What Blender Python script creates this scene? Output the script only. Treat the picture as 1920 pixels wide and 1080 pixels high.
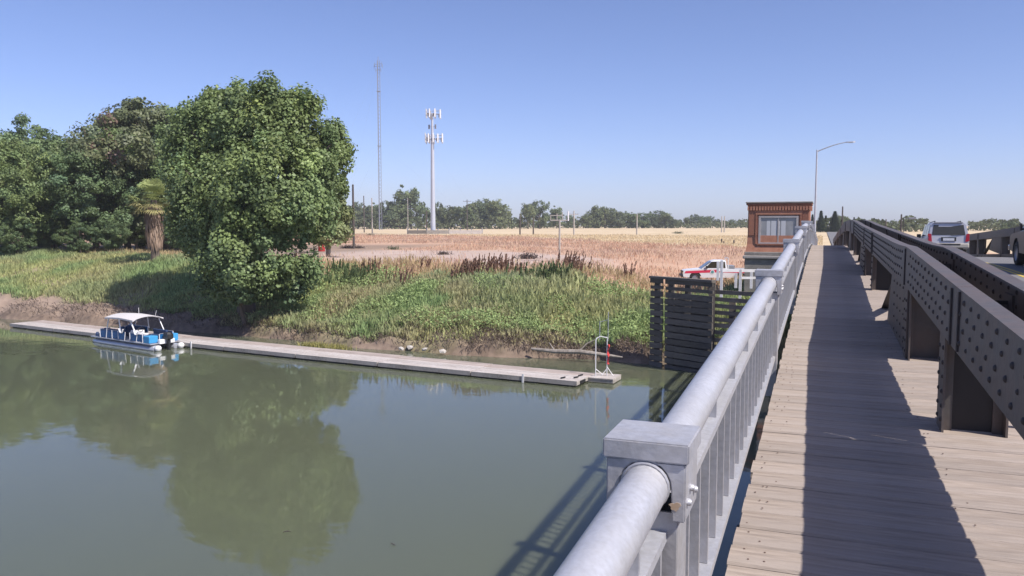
import bpy, bmesh, math, random
import numpy as np
from mathutils import Vector, Matrix
random.seed(7); rng = np.random.default_rng(11)
for o in list(bpy.data.objects): bpy.data.objects.remove(o)
scene = bpy.context.scene; COL = scene.collection

# ------------------------------------------------------------------ camera, sky, sun, exposure
EYE = 7.5                                # eye height above the river (water is z = 0); the bridge runs along +Y
FPX = 1500.0                             # focal length in pixels of a 1920 wide frame
PITCH = math.atan(118/FPX); YAW = math.atan(583/FPX*math.cos(PITCH))
cam_d = bpy.data.cameras.new('camera'); cam = bpy.data.objects.new('camera', cam_d); COL.objects.link(cam)
cam_d.sensor_width = 36; cam_d.lens = FPX/1920*36; cam_d.clip_start = 0.05; cam_d.clip_end = 9000
cam.location = (0, 0, EYE); cam.rotation_euler = (math.pi/2-PITCH, 0, YAW)
scene.camera = cam
SUN_EL = math.radians(49.4); SUN_BACK = math.radians(18)       # sun stands to the right (+X), a little behind the camera
sun_dir = Vector((math.cos(SUN_BACK)*math.cos(SUN_EL), -math.sin(SUN_BACK)*math.cos(SUN_EL), math.sin(SUN_EL)))
w = bpy.data.worlds.new('World'); scene.world = w; w.use_nodes = True
nt = w.node_tree; nt.nodes.clear()
sky = nt.nodes.new('ShaderNodeTexSky'); sky.sky_type = 'NISHITA'; sky.sun_disc = False
sky.sun_elevation = SUN_EL; sky.sun_rotation = math.atan2(sun_dir.x, sun_dir.y)
sky.altitude = 0; sky.air_density = .7; sky.dust_density = .7; sky.ozone_density = 3.5
bg = nt.nodes.new('ShaderNodeBackground'); bg.inputs[1].default_value = 0.108
wo = nt.nodes.new('ShaderNodeOutputWorld'); wb = nt.nodes.new('ShaderNodeMix'); wb.data_type = 'RGBA'; wb.blend_type = 'MULTIPLY'; wb.inputs[0].default_value = 1; wb.inputs[7].default_value = (1.07, 1.01, 1.20, 1)   # the video camera's cool-magenta white balance
nt.links.new(sky.outputs[0], wb.inputs[6]); nt.links.new(wb.outputs[2], bg.inputs[0]); nt.links.new(bg.outputs[0], wo.inputs[0])
sl = bpy.data.lights.new('sun', 'SUN'); sl.energy = 4.6; sl.angle = math.radians(0.5); sl.color = (1, .945, .885)
so = bpy.data.objects.new('sun', sl); COL.objects.link(so); so.rotation_euler = sun_dir.to_track_quat('Z', 'Y').to_euler()
so.location = (60, -30, 90)
scene.view_settings.view_transform = 'Standard'; scene.view_settings.look = 'None'
scene.view_settings.exposure = 0.42; scene.view_settings.gamma = 1.0; scene.view_settings.use_curve_mapping = False
scene.render.engine = 'CYCLES'
scene.cycles.max_bounces = 8; scene.cycles.transparent_max_bounces = 8
scene.render.resolution_x = 1024; scene.render.resolution_y = 576

# ------------------------------------------------------------------ survey helpers: a sight line of the photograph -> a place on the ground
F_ = np.array([-math.sin(YAW)*math.cos(PITCH), math.cos(YAW)*math.cos(PITCH), -math.sin(PITCH)])
R_ = np.array([math.cos(YAW), math.sin(YAW), 0.]); U_ = np.cross(R_, F_)
def ray(px, py): return F_ + R_*(px-960)/FPX + U_*(540-py)/FPX
def on_z(px, py, z):
    d = ray(px, py); return d*((z-EYE)/d[2]) + np.array([0, 0, EYE])
def at_depth(px, py, D): return ray(px, py)*D + np.array([0, 0, EYE])

# ------------------------------------------------------------------ materials
def mat(name, col, rough=.7, metal=0, noise=None, bump=None, coord='Object', stretch=(1,1,1), spec=.5, vary=0, attr=None, trans=0):
    """noise=(scale, col2, amount[, detail]) ; bump=(scale, strength) ; vary = per-object brightness change"""
    m = bpy.data.materials.new(name); m.use_nodes = True; t = m.node_tree; N = t.nodes; L = t.links
    b = N['Principled BSDF']; b.inputs['Roughness'].default_value = rough; b.inputs['Metallic'].default_value = metal
    b.inputs['Specular IOR Level'].default_value = spec
    tc = N.new('ShaderNodeTexCoord'); mp = N.new('ShaderNodeMapping'); mp.inputs['Scale'].default_value = stretch
    L.new(tc.outputs[coord], mp.inputs[0])
    cur = None
    if attr:
        a = N.new('ShaderNodeAttribute'); a.attribute_name = attr; cur = a.outputs['Color']
    else:
        r = N.new('ShaderNodeRGB'); r.outputs[0].default_value = (*col, 1); cur = r.outputs[0]
    if noise:
        for q in (noise if isinstance(noise[0], (tuple, list)) else [noise]):
            nz = N.new('ShaderNodeTexNoise'); nz.inputs['Scale'].default_value = q[0]; nz.inputs['Detail'].default_value = q[3] if len(q) > 3 else 5
            L.new(mp.outputs[0], nz.inputs[0])
            rp = N.new('ShaderNodeMapRange'); rp.inputs[1].default_value = .38; rp.inputs[2].default_value = .66; rp.inputs[4].default_value = q[2]
            L.new(nz.outputs[0], rp.inputs[0])
            mx = N.new('ShaderNodeMix'); mx.data_type = 'RGBA'; L.new(rp.outputs[0], mx.inputs[0]); L.new(cur, mx.inputs[6]); mx.inputs[7].default_value = (*q[1], 1)
            cur = mx.outputs[2]
    if vary:
        oi = N.new('ShaderNodeObjectInfo'); mr = N.new('ShaderNodeMapRange'); mr.inputs[3].default_value = 1-vary; mr.inputs[4].default_value = 1+vary
        L.new(oi.outputs['Random'], mr.inputs[0])
        vm = N.new('ShaderNodeVectorMath'); vm.operation = 'SCALE'; L.new(cur, vm.inputs[0]); L.new(mr.outputs[0], vm.inputs['Scale']); cur = vm.outputs[0]
    L.new(cur, b.inputs['Base Color'])
    if bump:
        nz = N.new('ShaderNodeTexNoise'); nz.inputs['Scale'].default_value = bump[0]; nz.inputs['Detail'].default_value = 4; L.new(mp.outputs[0], nz.inputs[0])
        bp = N.new('ShaderNodeBump'); bp.inputs['Strength'].default_value = bump[1]; bp.inputs['Distance'].default_value = .02
        L.new(nz.outputs[0], bp.inputs['Height']); L.new(bp.outputs[0], b.inputs['Normal'])
    if trans:
        tr = N.new('ShaderNodeBsdfTranslucent'); L.new(cur, tr.inputs[0]); ms = N.new('ShaderNodeMixShader'); ms.inputs[0].default_value = trans
        L.new(b.outputs[0], ms.inputs[1]); L.new(tr.outputs[0], ms.inputs[2]); L.new(ms.outputs[0], N['Material Output'].inputs[0])
    return m
M = {}
M['wood'] = mat('weathered_wood', (.395,.325,.270), .88, noise=[(1.6,(.30,.245,.205),.8), (9,(.19,.15,.12),.6), (.7,(.43,.375,.335),.5)], bump=(12,.6), stretch=(.35,3.5,3.5), vary=.09, spec=.25)
M['nail'] = mat('nail_rust', (.16,.11,.09), .8)
M['galv'] = mat('galvanised_steel', (.55,.555,.59), .48, .4, noise=[(3,(.44,.445,.48),.8), (22,(.64,.64,.67),.5), (55,(.36,.35,.34),.35,8), (1.1,(.50,.48,.46),.5)], bump=(30,.1), vary=.04)
M['galv_dull'] = mat('dull_galvanised_steel', (.44,.44,.465), .5, .35, noise=[(5,(.34,.34,.36),.8), (30,(.54,.54,.57),.45), (9,(.40,.36,.31),.35,8)], bump=(40,.1), vary=.05)
M['stain'] = mat('rust_stain', (.42,.30,.20), .85, noise=(20,(.55,.48,.4),.9))
M['steel'] = mat('dark_bridge_paint', (.092,.083,.080), .55, .0, noise=[(2.2,(.066,.060,.058),.8), (14,(.125,.112,.105),.5), (.6,(.115,.092,.078),.4), (4.5,(.15,.085,.055),.3,9)], bump=(26,.12), vary=.06)
M['steel_shade'] = mat('shade_dark_steel', (.034,.029,.027), .7, .0, noise=[(2.2,(.024,.02,.019),.8)], vary=.06)  # near-black copy of the bridge steel: shade on post webs put into the colour
M['rivet'] = mat('rusty_rivet', (.045,.04,.04), .7, noise=(30,(.09,.06,.045),.5))
M['asphalt'] = mat('asphalt', (.16,.155,.155), .9, noise=[(1.2,(.12,.118,.12),.7), (40,(.22,.21,.21),.5)], bump=(60,.3), coord='Generated' if False else 'Object')
M['white_line'] = mat('road_paint_white', (.7,.7,.68), .7, noise=(6,(.4,.4,.4),.5)); M['yellow_line'] = mat('road_paint_yellow', (.6,.42,.06), .7, noise=(6,(.35,.28,.1),.5))
M['concrete'] = mat('concrete', (.38,.35,.32), .9, noise=[(1.3,(.26,.24,.225),.8), (9,(.45,.42,.39),.5)], bump=(18,.3))
M['mould'] = mat('stained_concrete', (.30,.27,.24), .9, noise=[(2.3,(.18,.165,.15),.8), (9,(.32,.30,.27),.5)], bump=(18,.3))
M['brick'] = mat('red_brown_brick', (.45,.205,.13), .85, noise=[(2.5,(.34,.14,.08),.8), (14,(.50,.24,.155),.5)], bump=(24,.3))
M['brick_dark'] = mat('brown_brick', (.34,.145,.09), .85, noise=[(2.5,(.26,.11,.07),.8)], bump=(24,.3))
M['glass'] = mat('dusty_glass', (.26,.265,.27), .12, noise=(1.1,(.40,.40,.41),.7), spec=.8)
M['carglass'] = mat('car_glass', (.035,.033,.025), .06, spec=.8)
M['frame'] = mat('grey_window_frame', (.46,.42,.40), .6, noise=(5,(.36,.33,.32),.6))
M['blind'] = mat('pale_blind', (.55,.55,.56), .8)
M['white'] = mat('white_paint', (.82,.81,.81), .5, noise=(3,(.6,.58,.56),.5), vary=.03)
M['whitecar'] = mat('white_car_paint', (.72,.72,.74), .3, noise=(1.3,(.66,.65,.65),.5)); M['silver'] = mat('silver_car_paint', (.47,.46,.48), .32, .35, noise=(1,(.42,.41,.42),.5))
M['greycar'] = mat('grey_car_paint', (.07,.08,.095), .3, .2); M['greencar'] = mat('green_car_paint', (.12,.42,.12), .35)
M['redstripe'] = mat('red_stripe', (.62,.04,.09), .4); M['emblem'] = mat('teal_emblem', (.10,.28,.30), .5); M['emblem_ring'] = mat('emblem_white', (.72,.74,.75), .5)
M['tyre'] = mat('tyre_rubber', (.025,.025,.026), .85); M['rim'] = mat('wheel_rim', (.4,.4,.42), .35, .6); M['black'] = mat('black_plastic', (.02,.02,.022), .5)
M['taillight'] = mat('tail_light', (.38,.012,.03), .2); M['plate'] = mat('licence_plate', (.55,.56,.60), .5); M['chrome'] = mat('chrome', (.62,.60,.58), .2, .8)
M['beige'] = mat('bumper', (.42,.39,.34), .45)
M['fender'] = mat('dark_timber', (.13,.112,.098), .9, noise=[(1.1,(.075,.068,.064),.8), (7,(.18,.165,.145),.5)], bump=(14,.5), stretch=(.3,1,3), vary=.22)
M['fender_lit'] = mat('sunlit_brown_timber', (.22,.18,.145), .9, noise=[(1.1,(.17,.14,.11),.8), (7,(.34,.28,.23),.5)], bump=(14,.5), stretch=(.3,1,3), vary=.18)  # lighter copy of the fender timber, grazing sunlight put into its colour
M['dock'] = mat('pale_dock_boards', (.53,.485,.455), .85, noise=[(.8,(.44,.395,.36),.8), (6,(.35,.30,.26),.45)], bump=(10,.3), vary=.08, spec=.2)
M['dock_side'] = mat('dock_side', (.36,.33,.30), .9, noise=[(1,(.2,.18,.16),.9), (8,(.46,.43,.4),.5)], vary=.12)
M['float'] = mat('dock_float', (.05,.05,.05), .8)
M['pink_board'] = mat('old_grey_boards', (.42,.35,.31), .9, noise=[(.9,(.32,.26,.225),.8)], vary=.1)
M['blue'] = mat('boat_blue', (.012,.115,.30), .4, noise=(1.5,(.01,.08,.22),.6)); M['ltblue'] = mat('boat_light_blue', (.05,.30,.58), .35)
M['navy'] = mat('boat_navy_cover', (.02,.05,.13), .7, noise=(4,(.012,.02,.05),.6))
M['canvas'] = mat('white_canvas', (.58,.55,.54), .8, noise=(2,(.6,.58,.57),.5)); M['alu'] = mat('aluminium', (.50,.51,.55), .35, .5, noise=(2,(.40,.41,.45),.6))
M['red'] = mat('red_cloth', (.62,.05,.05), .7); M['rock'] = mat('pale_rock', (.52,.48,.43), .9, noise=(3,(.34,.31,.28),.8), bump=(8,.6))
M['pole'] = mat('utility_pole_wood', (.075,.06,.055), .9, noise=(3,(.12,.10,.09),.6), vary=.1); M['palepole'] = mat('pale_pole', (.42,.38,.34), .8, noise=(3,(.33,.3,.27),.6), vary=.1)
M['towergrey'] = mat('tower_grey', (.48,.50,.56), .5, .2, noise=(.4,(.42,.44,.5),.6)); M['panelwhite'] = mat('antenna_white', (.60,.60,.62), .5)
M['mast'] = mat('mast_grey', (.22,.23,.28), .6); M['bark'] = mat('bark', (.16,.125,.10), .95, noise=(6,(.09,.07,.055),.8), bump=(16,.8), stretch=(1,1,.3))
M['palebark'] = mat('pale_bark', (.34,.30,.26), .95, noise=(5,(.2,.17,.14),.8), bump=(16,.8), stretch=(1,1,.3))
M['leaf'] = mat('leaf', (0,0,0), .5, attr='Col', trans=.30, vary=.07, spec=.35); M['leaf_far'] = mat('far_leaf', (0,0,0), .8, attr='Col', trans=.2, vary=.12, spec=.2)
M['grass'] = mat('grass', (0,0,0), .8, attr='Col', trans=.4, spec=.2); M['frond'] = mat('frond', (0,0,0), .6, attr='Col', trans=.2, spec=.3)
M['barrel'] = mat('red_barrel_paint', (.45,.03,.03), .5, noise=(4,(.3,.03,.03),.6)); M['darkwood'] = mat('dark_bench_wood', (.10,.085,.075), .9, vary=.1)
M['mud'] = mat('mud', (.22,.165,.135), .95, noise=[(.9,(.15,.11,.09),.8)], bump=(3,.5))

# ------------------------------------------------------------------ mesh builders
class MB:
    def __init__(s): s.v = []; s.f = []
    def add(s, v, f):
        o = len(s.v); s.v += [tuple(p) for p in v]; s.f += [tuple(i+o for i in q) for q in f]; return s
    def box(s, x0, x1, y0, y1, z0, z1):
        return s.add([(x0,y0,z0),(x1,y0,z0),(x1,y1,z0),(x0,y1,z0),(x0,y0,z1),(x1,y0,z1),(x1,y1,z1),(x0,y1,z1)],
                     [(0,3,2,1),(4,5,6,7),(0,1,5,4),(1,2,6,5),(2,3,7,6),(3,0,4,7)])
    def bar(s, a, b, wx, wz, up=(0,0,1)):
        a = Vector(a); b = Vector(b); d = (b-a).normalized(); u = Vector(up)
        if abs(d.dot(u)) > .98: u = Vector((0,1,0))
        r = d.cross(u).normalized(); u = r.cross(d)
        r = r*wx/2; u = u*wz/2
        return s.add([a-r-u, a+r-u, a+r+u, a-r+u, b-r-u, b+r-u, b+r+u, b-r+u], [(0,1,2,3),(7,6,5,4),(0,4,5,1),(1,5,6,2),(2,6,7,3),(3,7,4,0)])
    def tube(s, pts, rads, n=8, caps=True):
        pts = [Vector(p) for p in pts]
        if not hasattr(rads, '__len__'): rads = [rads]*len(pts)
        o = len(s.v); ref = None
        for i, p in enumerate(pts):
            d = (pts[min(i+1, len(pts)-1)]-pts[max(i-1, 0)]).normalized()
            if ref is None: ref = Vector((1,0,0)) if abs(d.x) < .8 else Vector((0,1,0))
            r = (ref-d*ref.dot(d)).normalized(); u = d.cross(r); ref = r
            for k in range(n):
                a = 2*math.pi*k/n; s.v.append(tuple(p+(r*math.cos(a)+u*math.sin(a))*rads[i]))
        for i in range(len(pts)-1):
            for k in range(n):
                k2 = (k+1) % n; s.f.append((o+i*n+k, o+i*n+k2, o+(i+1)*n+k2, o+(i+1)*n+k))
        if caps:
            s.f.append(tuple(o+k for k in reversed(range(n)))); e = o+(len(pts)-1)*n; s.f.append(tuple(e+k for k in range(n)))
        return s
    def sweep(s, sections):                 # list of equal-length closed rings of 3-D points
        o = len(s.v); n = len(sections[0])
        for r in sections: s.v += [tuple(p) for p in r]
        for i in range(len(sections)-1):
            for k in range(n):
                k2 = (k+1) % n; s.f.append((o+i*n+k, o+i*n+k2, o+(i+1)*n+k2, o+(i+1)*n+k))
        s.f.append(tuple(o+k for k in reversed(range(n)))); e = o+(len(sections)-1)*n; s.f.append(tuple(e+k for k in range(n)))
        return s
    def lathe(s, prof, n=16, axis='z', c=(0,0,0)):
        o = len(s.v)
        for (r, h) in prof:
            for k in range(n):
                a = 2*math.pi*k/n; p = (r*math.cos(a), r*math.sin(a), h)
                if axis == 'x': p = (h, r*math.cos(a), r*math.sin(a))
                s.v.append((p[0]+c[0], p[1]+c[1], p[2]+c[2]))
        for i in range(len(prof)-1):
            for k in range(n):
                k2 = (k+1) % n; s.f.append((o+i*n+k, o+i*n+k2, o+(i+1)*n+k2, o+(i+1)*n+k))
        return s
    def build(s, name, m, parent=None, smooth=False, bevel=0, loc=None, mesh_only=False):
        me = bpy.data.meshes.new(name); me.from_pydata(s.v, [], s.f)
        bm = bmesh.new(); bm.from_mesh(me); bmesh.ops.recalc_face_normals(bm, faces=bm.faces)
        if bevel:
            es = [e for e in bm.edges if len(e.link_faces) == 2 and e.calc_face_angle(0) > .6]
            bmesh.ops.bevel(bm, geom=es, offset=bevel, segments=2 if bevel > .02 else 1, affect='EDGES', profile=.5)
        bm.to_mesh(me); bm.free()
        me.materials.append(M[m] if isinstance(m, str) else m)
        if smooth:
            me.polygons.foreach_set('use_smooth', [True]*len(me.polygons)); me.set_sharp_from_angle(angle=math.radians(smooth if smooth is not True else 40))
        if mesh_only: return me
        return put(name, me, parent, loc)
def put(name, me, parent=None, loc=None, rot=None, scale=None):
    o = bpy.data.objects.new(name, me); COL.objects.link(o)
    if parent is not None: o.parent = parent
    if loc is not None: o.location = loc
    if rot is not None: o.rotation_euler = rot
    if scale is not None: o.scale = scale if hasattr(scale, '__len__') else (scale,)*3
    return o
def tag(o, label, cat, group=None):
    o['label'] = label; o['category'] = cat
    if group: o['group'] = group
    return o
def thing(name, label, cat, loc=(0,0,0), rz=0, group=None):
    o = bpy.data.objects.new(name, None); COL.objects.link(o); o.location = loc; o.rotation_euler = (0,0,rz); o.empty_display_size = .3
    return tag(o, label, cat, group)
def struct(o): o['kind'] = 'structure'; return o
def npmesh(name, V, nper, m, col=None, smooth=False):
    """V (n, nper, 3): n separate faces of nper corners; col (n,3) or (n,nper,3) colour attribute"""
    n = V.shape[0]; me = bpy.data.meshes.new(name)
    me.vertices.add(n*nper); me.vertices.foreach_set('co', V.reshape(-1).astype(np.float32))
    me.loops.add(n*nper); me.loops.foreach_set('vertex_index', np.arange(n*nper, dtype=np.int32))
    me.polygons.add(n); me.polygons.foreach_set('loop_start', np.arange(0, n*nper, nper, dtype=np.int32))
    me.polygons.foreach_set('loop_total', np.full(n, nper, dtype=np.int32))
    if col is not None:
        if col.ndim == 2: col = np.repeat(col[:, None, :], nper, 1)
        a = me.color_attributes.new('Col', 'FLOAT_COLOR', 'POINT'); c4 = np.ones((n*nper, 4), np.float32); c4[:, :3] = col.reshape(-1, 3)
        a.data.foreach_set('color', c4.reshape(-1))
    me.materials.append(M[m]); me.update(); me.validate()
    return me

# ------------------------------------------------------------------ terrain
def _h(i, j, k): 
    v = np.sin(i*127.1+j*311.7+k*74.7)*43758.5453; return v-np.floor(v)
def vn(x, y, sc, k=0):
    x = np.asarray(x, float)/sc; y = np.asarray(y, float)/sc; i = np.floor(x); j = np.floor(y); u = x-i; v = y-j; u = u*u*(3-2*u); v = v*v*(3-2*v)
    return (_h(i,j,k)*(1-u)+_h(i+1,j,k)*u)*(1-v)+(_h(i,j+1,k)*(1-u)+_h(i+1,j+1,k)*u)*v
def fbm(x, y, sc, k=0): return (vn(x,y,sc,k)+.5*vn(x,y,sc/2.1,k+1)+.25*vn(x,y,sc/4.3,k+2))/1.75
SX = [-900,-130,-75,-61,-50,-38,-27,-19,-15,-10.6,-8,-5,2,12,60,900]; SY = [60,48,45.8,45,44.6,44,42.1,41.6,42.4,43,42.6,42.5,43,44,48,60]
def shore(X): return np.interp(X, SX, SY)
PS = [0,.35,1.2,3,7,12,16.5,22,60,170,420,1000,4000]; PZ = [0,.55,.85,1.3,2.5,3.75,4.25,4.35,4.5,5.05,5.55,5.9,6.0]
PZL = [0,.5,.8,1.1,1.7,2.3,2.8,3.0,4.5,5.05,5.55,5.9,6.0]
def ground_z(X, Y):
    X = np.asarray(X, float); Y = np.asarray(Y, float); s = Y-shore(X)+(fbm(X,Y,3.2,5)-.5)*1.1
    low = np.clip((X+17)/7, 0, 1)*np.clip((14-X)/4, 0, 1)          # the ramp down beside the bridge
    z = np.interp(s, PS, PZ)*(1-low)+np.interp(s, PS, PZL)*low
    z = np.where(s < 0, np.maximum(s*.45, -2.6), z)
    bank = np.clip(s/2, 0, 1)*np.clip((30-s)/12, 0, 1)
    z = z+bank*(fbm(X,Y,5,9)-.5)*.9+np.clip(s/20,0,1)*(fbm(X,Y,26,3)-.5)*.35
    z = z+np.clip(s/.5,0,1)*np.clip((4.5-s)/1.5,0,1)*((fbm(X,Y,1.3,21)-.5)*.75-np.abs(fbm(X,Y,.9,27)-.5)*.8)
    emb = np.clip((Y-66)/8,0,1)*np.clip((X+7)/4,0,1)*np.clip((17-X)/5,0,1)   # road embankment
    z = z*(1-emb)+np.maximum(z, np.interp(Y,[66,78,200,900],[4.6,4.72,4.95,5.6]))*emb
    near = np.clip((-38-Y)/14,0,1); z = np.where(Y < -20, -2.6+near*(7.0+(fbm(X,Y,9,4)-.5)), z)
    return z
def gz(x, y): return float(ground_z(np.array([x]), np.array([y]))[0])
def ghit(px, py, lo=30, hi=3000):
    """where a sight line meets the ground beyond the river"""
    D = lo*1.012**np.arange(int(math.log(hi/lo)/math.log(1.012)))
    d = ray(px, py); X, Y, Z = d[0]*D, d[1]*D, EYE+d[2]*D; g = ground_z(X, Y); i = int(np.argmax(Z <= g)) if (Z <= g).any() else len(D)-1
    return Vector((X[i], Y[i], g[i]))
def stand(px, D):
    p = at_depth(px, 422, D); return Vector((p[0], p[1], gz(p[0], p[1])))
def axis(dense_lo, dense_hi, step, lo, hi, grow=1.14):
    a = list(np.arange(dense_lo, dense_hi+1e-6, step)); s = step
    while a[-1] < hi: s *= grow; a.append(a[-1]+s)
    s = step
    while a[0] > lo: s *= grow; a.insert(0, a[0]-s)
    return np.array(a)
ax = axis(-88, 8, .42, -1500, 1500); ay = axis(40.5, 66, .30, -260, 1700, 1.08)
GX, GY = np.meshgrid(ax, ay); GZ = ground_z(GX, GY)
# what grows where: dirt track, green bank, russet weeds, pale dry grass
TU = ([-75,-52,-43,-36,-28,-22,-16,-11,-8], [80,86,88,89,84,78,70,62,60]); TL = ([-75,-52,-43,-36,-28,-22,-16,-11,-8], [66,63,61.5,60.5,60,59.4,59.2,60,60])
def zones(X, Y):
    s = Y-shore(X); n = fbm(X,Y,7,31)-.5; n2 = fbm(X,Y,2.2,33)-.5
    dirt = np.clip((np.interp(X,*TU)+n*7-Y)/3,0,1)*np.clip((Y-np.interp(X,*TL)-n*5)/2.0,0,1)*np.clip((-13.5-X)/7,0,1)*(X > -90)
    track = np.clip(1-np.abs(Y-(62-.42*(X+14)+n*2))/1.6,0,1)*0
    top = np.interp(X, [-90,-62,-45,-33,-26,-20,-14,-9,-4], [23,19,13,13.5,12,12.5,15,13,22])
    green = np.clip((top+n*7+n2*5-s)/3,0,1)
    mud = np.clip((np.interp(X,[-90,-60,-47,-40,-34,-22,-18,-10,-6],[3.6,3.6,3.3,1.5,.6,.4,1.6,1.5,.3])+n2*2.6-s)/.8,0,1)
    pale = np.clip((Y-np.interp(X,[-160,-60,-30,-5,40],[190,165,128,98,90])-n*16)/6,0,1)
    return s, dirt, green, mud, pale, n, n2
def zcol(X, Y):
    s, dirt, green, mud, pale, n, n2 = zones(X, Y)
    def c(*v): return np.array(v)[None,:]
    e = lambda a: a.reshape(-1,1)
    C = c(.49,.315,.22)+e(n.ravel())*c(.16,.13,.09)+e(n2.ravel())*c(.14,.09,.06)
    C = C*(1-e(pale.ravel()))+(c(.60,.48,.31)+e(n2.ravel())*c(.10,.09,.08)+e(n.ravel())*.12)*e(pale.ravel())
    C = C*(1-e(dirt.ravel()))+(c(.47,.37,.32)+e(n2.ravel())*.08)*e(dirt.ravel())
    C = C*(1-e(green.ravel()))+(c(.25,.23,.13)+e(n2.ravel())*c(.08,.04,.04))*e(green.ravel())
    C = C*(1-e(mud.ravel()))+(c(.235,.18,.145)+e(n2.ravel())*c(.13,.10,.09))*e(mud.ravel())
    wet = np.clip(1-np.abs(s.ravel())/.7,0,1); C = C*(1-.45*e(wet))
    grove_soil = np.clip((-48-X.ravel())/6,0,1)*np.clip((s.ravel()-19)/4,0,1)*np.clip((110-Y.ravel())/10,0,1)
    C = C*(1-e(grove_soil)*.8)+c(.20,.155,.12)*e(grove_soil)*.8           # darker brown ground under the trees
    return np.clip(C, .02, .8)
nx, ny = len(ax), len(ay)
me = bpy.data.meshes.new('ground')
V = np.stack([GX, GY, GZ], -1).reshape(-1, 3)
idx = np.arange(nx*ny).reshape(ny, nx); Q = np.stack([idx[:-1,:-1], idx[:-1,1:], idx[1:,1:], idx[1:,:-1]], -1).reshape(-1, 4)
me.vertices.add(len(V)); me.vertices.foreach_set('co', V.reshape(-1).astype(np.float32))
me.loops.add(Q.size); me.loops.foreach_set('vertex_index', Q.reshape(-1).astype(np.int32))
me.polygons.add(len(Q)); me.polygons.foreach_set('loop_start', np.arange(0, Q.size, 4, dtype=np.int32)); me.polygons.foreach_set('loop_total', np.full(len(Q), 4, dtype=np.int32))
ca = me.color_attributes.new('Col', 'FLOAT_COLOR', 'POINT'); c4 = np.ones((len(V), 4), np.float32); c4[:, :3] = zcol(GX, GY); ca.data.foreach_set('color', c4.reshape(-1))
me.polygons.foreach_set('use_smooth', [True]*len(Q)); me.update()
M['ground'] = mat('ground', (0,0,0), .95, attr='Col', noise=[(.35,(.36,.25,.17),.25), (2.5,(.5,.38,.28),.22)], bump=(4,.8), spec=.1)
me.materials.append(M['ground']); struct(put('ground', me))
# river
mw = bpy.data.materials.new('river_water'); mw.use_nodes = True; t = mw.node_tree; b = t.nodes['Principled BSDF']
b.subsurface_method = 'BURLEY'; b.inputs['Subsurface Weight'].default_value = 1; b.inputs['Subsurface Radius'].default_value = (1,1,.8); b.inputs['Subsurface Scale'].default_value = .42; b.inputs['Roughness'].default_value = .03; b.inputs['IOR'].default_value = 1.42
tc = t.nodes.new('ShaderNodeTexCoord'); mp = t.nodes.new('ShaderNodeMapping'); mp.inputs['Scale'].default_value = (.55,.9,1)
nz = t.nodes.new('ShaderNodeTexNoise'); nz.inputs['Scale'].default_value = 1.3; nz.inputs['Detail'].default_value = 3
n2 = t.nodes.new('ShaderNodeTexNoise'); n2.inputs['Scale'].default_value = .06; n2.inputs['Detail'].default_value = 3
bp = t.nodes.new('ShaderNodeBump'); bp.inputs['Strength'].default_value = .10; bp.inputs['Distance'].default_value = .06
n3 = t.nodes.new('ShaderNodeTexNoise'); n3.inputs['Scale'].default_value = .11; n3.inputs['Detail'].default_value = 4; m3 = t.nodes.new('ShaderNodeMapRange'); m3.inputs[1].default_value = .42; m3.inputs[2].default_value = .62; m3.inputs[3].default_value = .04; m3.inputs[4].default_value = .15
mp3 = t.nodes.new('ShaderNodeMapping'); mp3.inputs['Scale'].default_value = (.5,1.6,1); t.links.new(tc.outputs['Object'], mp3.inputs[0]); t.links.new(mp3.outputs[0], n3.inputs[0]); t.links.new(n3.outputs[0], m3.inputs[0]); t.links.new(m3.outputs[0], bp.inputs['Strength'])
t.links.new(tc.outputs['Object'], mp.inputs[0]); t.links.new(mp.outputs[0], nz.inputs[0]); t.links.new(tc.outputs['Object'], n2.inputs[0])
cr = t.nodes.new('ShaderNodeMix'); cr.data_type = 'RGBA'; cr.inputs[6].default_value = (.106,.114,.068,1); cr.inputs[7].default_value = (.095,.109,.075,1)
t.links.new(n2.outputs[0], cr.inputs[0]); t.links.new(cr.outputs[2], b.inputs['Base Color'])
t.links.new(nz.outputs[0], bp.inputs['Height']); t.links.new(bp.outputs[0], b.inputs['Normal'])
M['water'] = mw
mb = MB(); mb.add([(-1450,-60,0),(1450,-60,0),(1450,75,0),(-1450,75,0)], [(0,1,2,3)]); struct(mb.build('river_water', 'water'))

# ------------------------------------------------------------------ bridge profile
def crest(Y):
    if Y <= 22: return .036*Y
    if Y <= 42: return .792+.036*(Y-22)-.0018*(Y-22)**2
    return .792-.036*(Y-42)
def dz(Y): return 5.7+crest(Y)                 # top of the walkway planks
YEND = 78.0
def ribbon(name, x0, x1, off, thick, y0, y1, m, step=1.0, parent=None):
    ys = list(np.arange(y0, y1, step))+[y1]
    return MB().sweep([[(x0,y,dz(y)+off-thick),(x1,y,dz(y)+off-thick),(x1,y,dz(y)+off),(x0,y,dz(y)+off)] for y in ys]).build(name, m, parent)
# roadway (half a metre lower than the walkway)
ROAD = -.45
road = struct(ribbon('road', 1.66, 8.55, ROAD, .25, -30, YEND+.5, 'asphalt'))
ys = list(np.arange(YEND+.5, 900, 12))
struct(MB().sweep([[(1.2,y,gz(5,y)-.6),(9.2,y,gz(5,y)-.6),(9.2,y,max(gz(5,y),4.0)+.13),(1.2,y,max(gz(5,y),4.0)+.13)] for y in ys]).build('approach_road', 'asphalt'))
for x in (4.98, 5.16): struct(ribbon('centre_line', x, x+.10, ROAD+.004, .003, -30, YEND, 'yellow_line'))
for x in (1.95, 8.2): struct(ribbon('edge_line', x, x+.10, ROAD+.004, .003, -30, YEND, 'white_line'))
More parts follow.
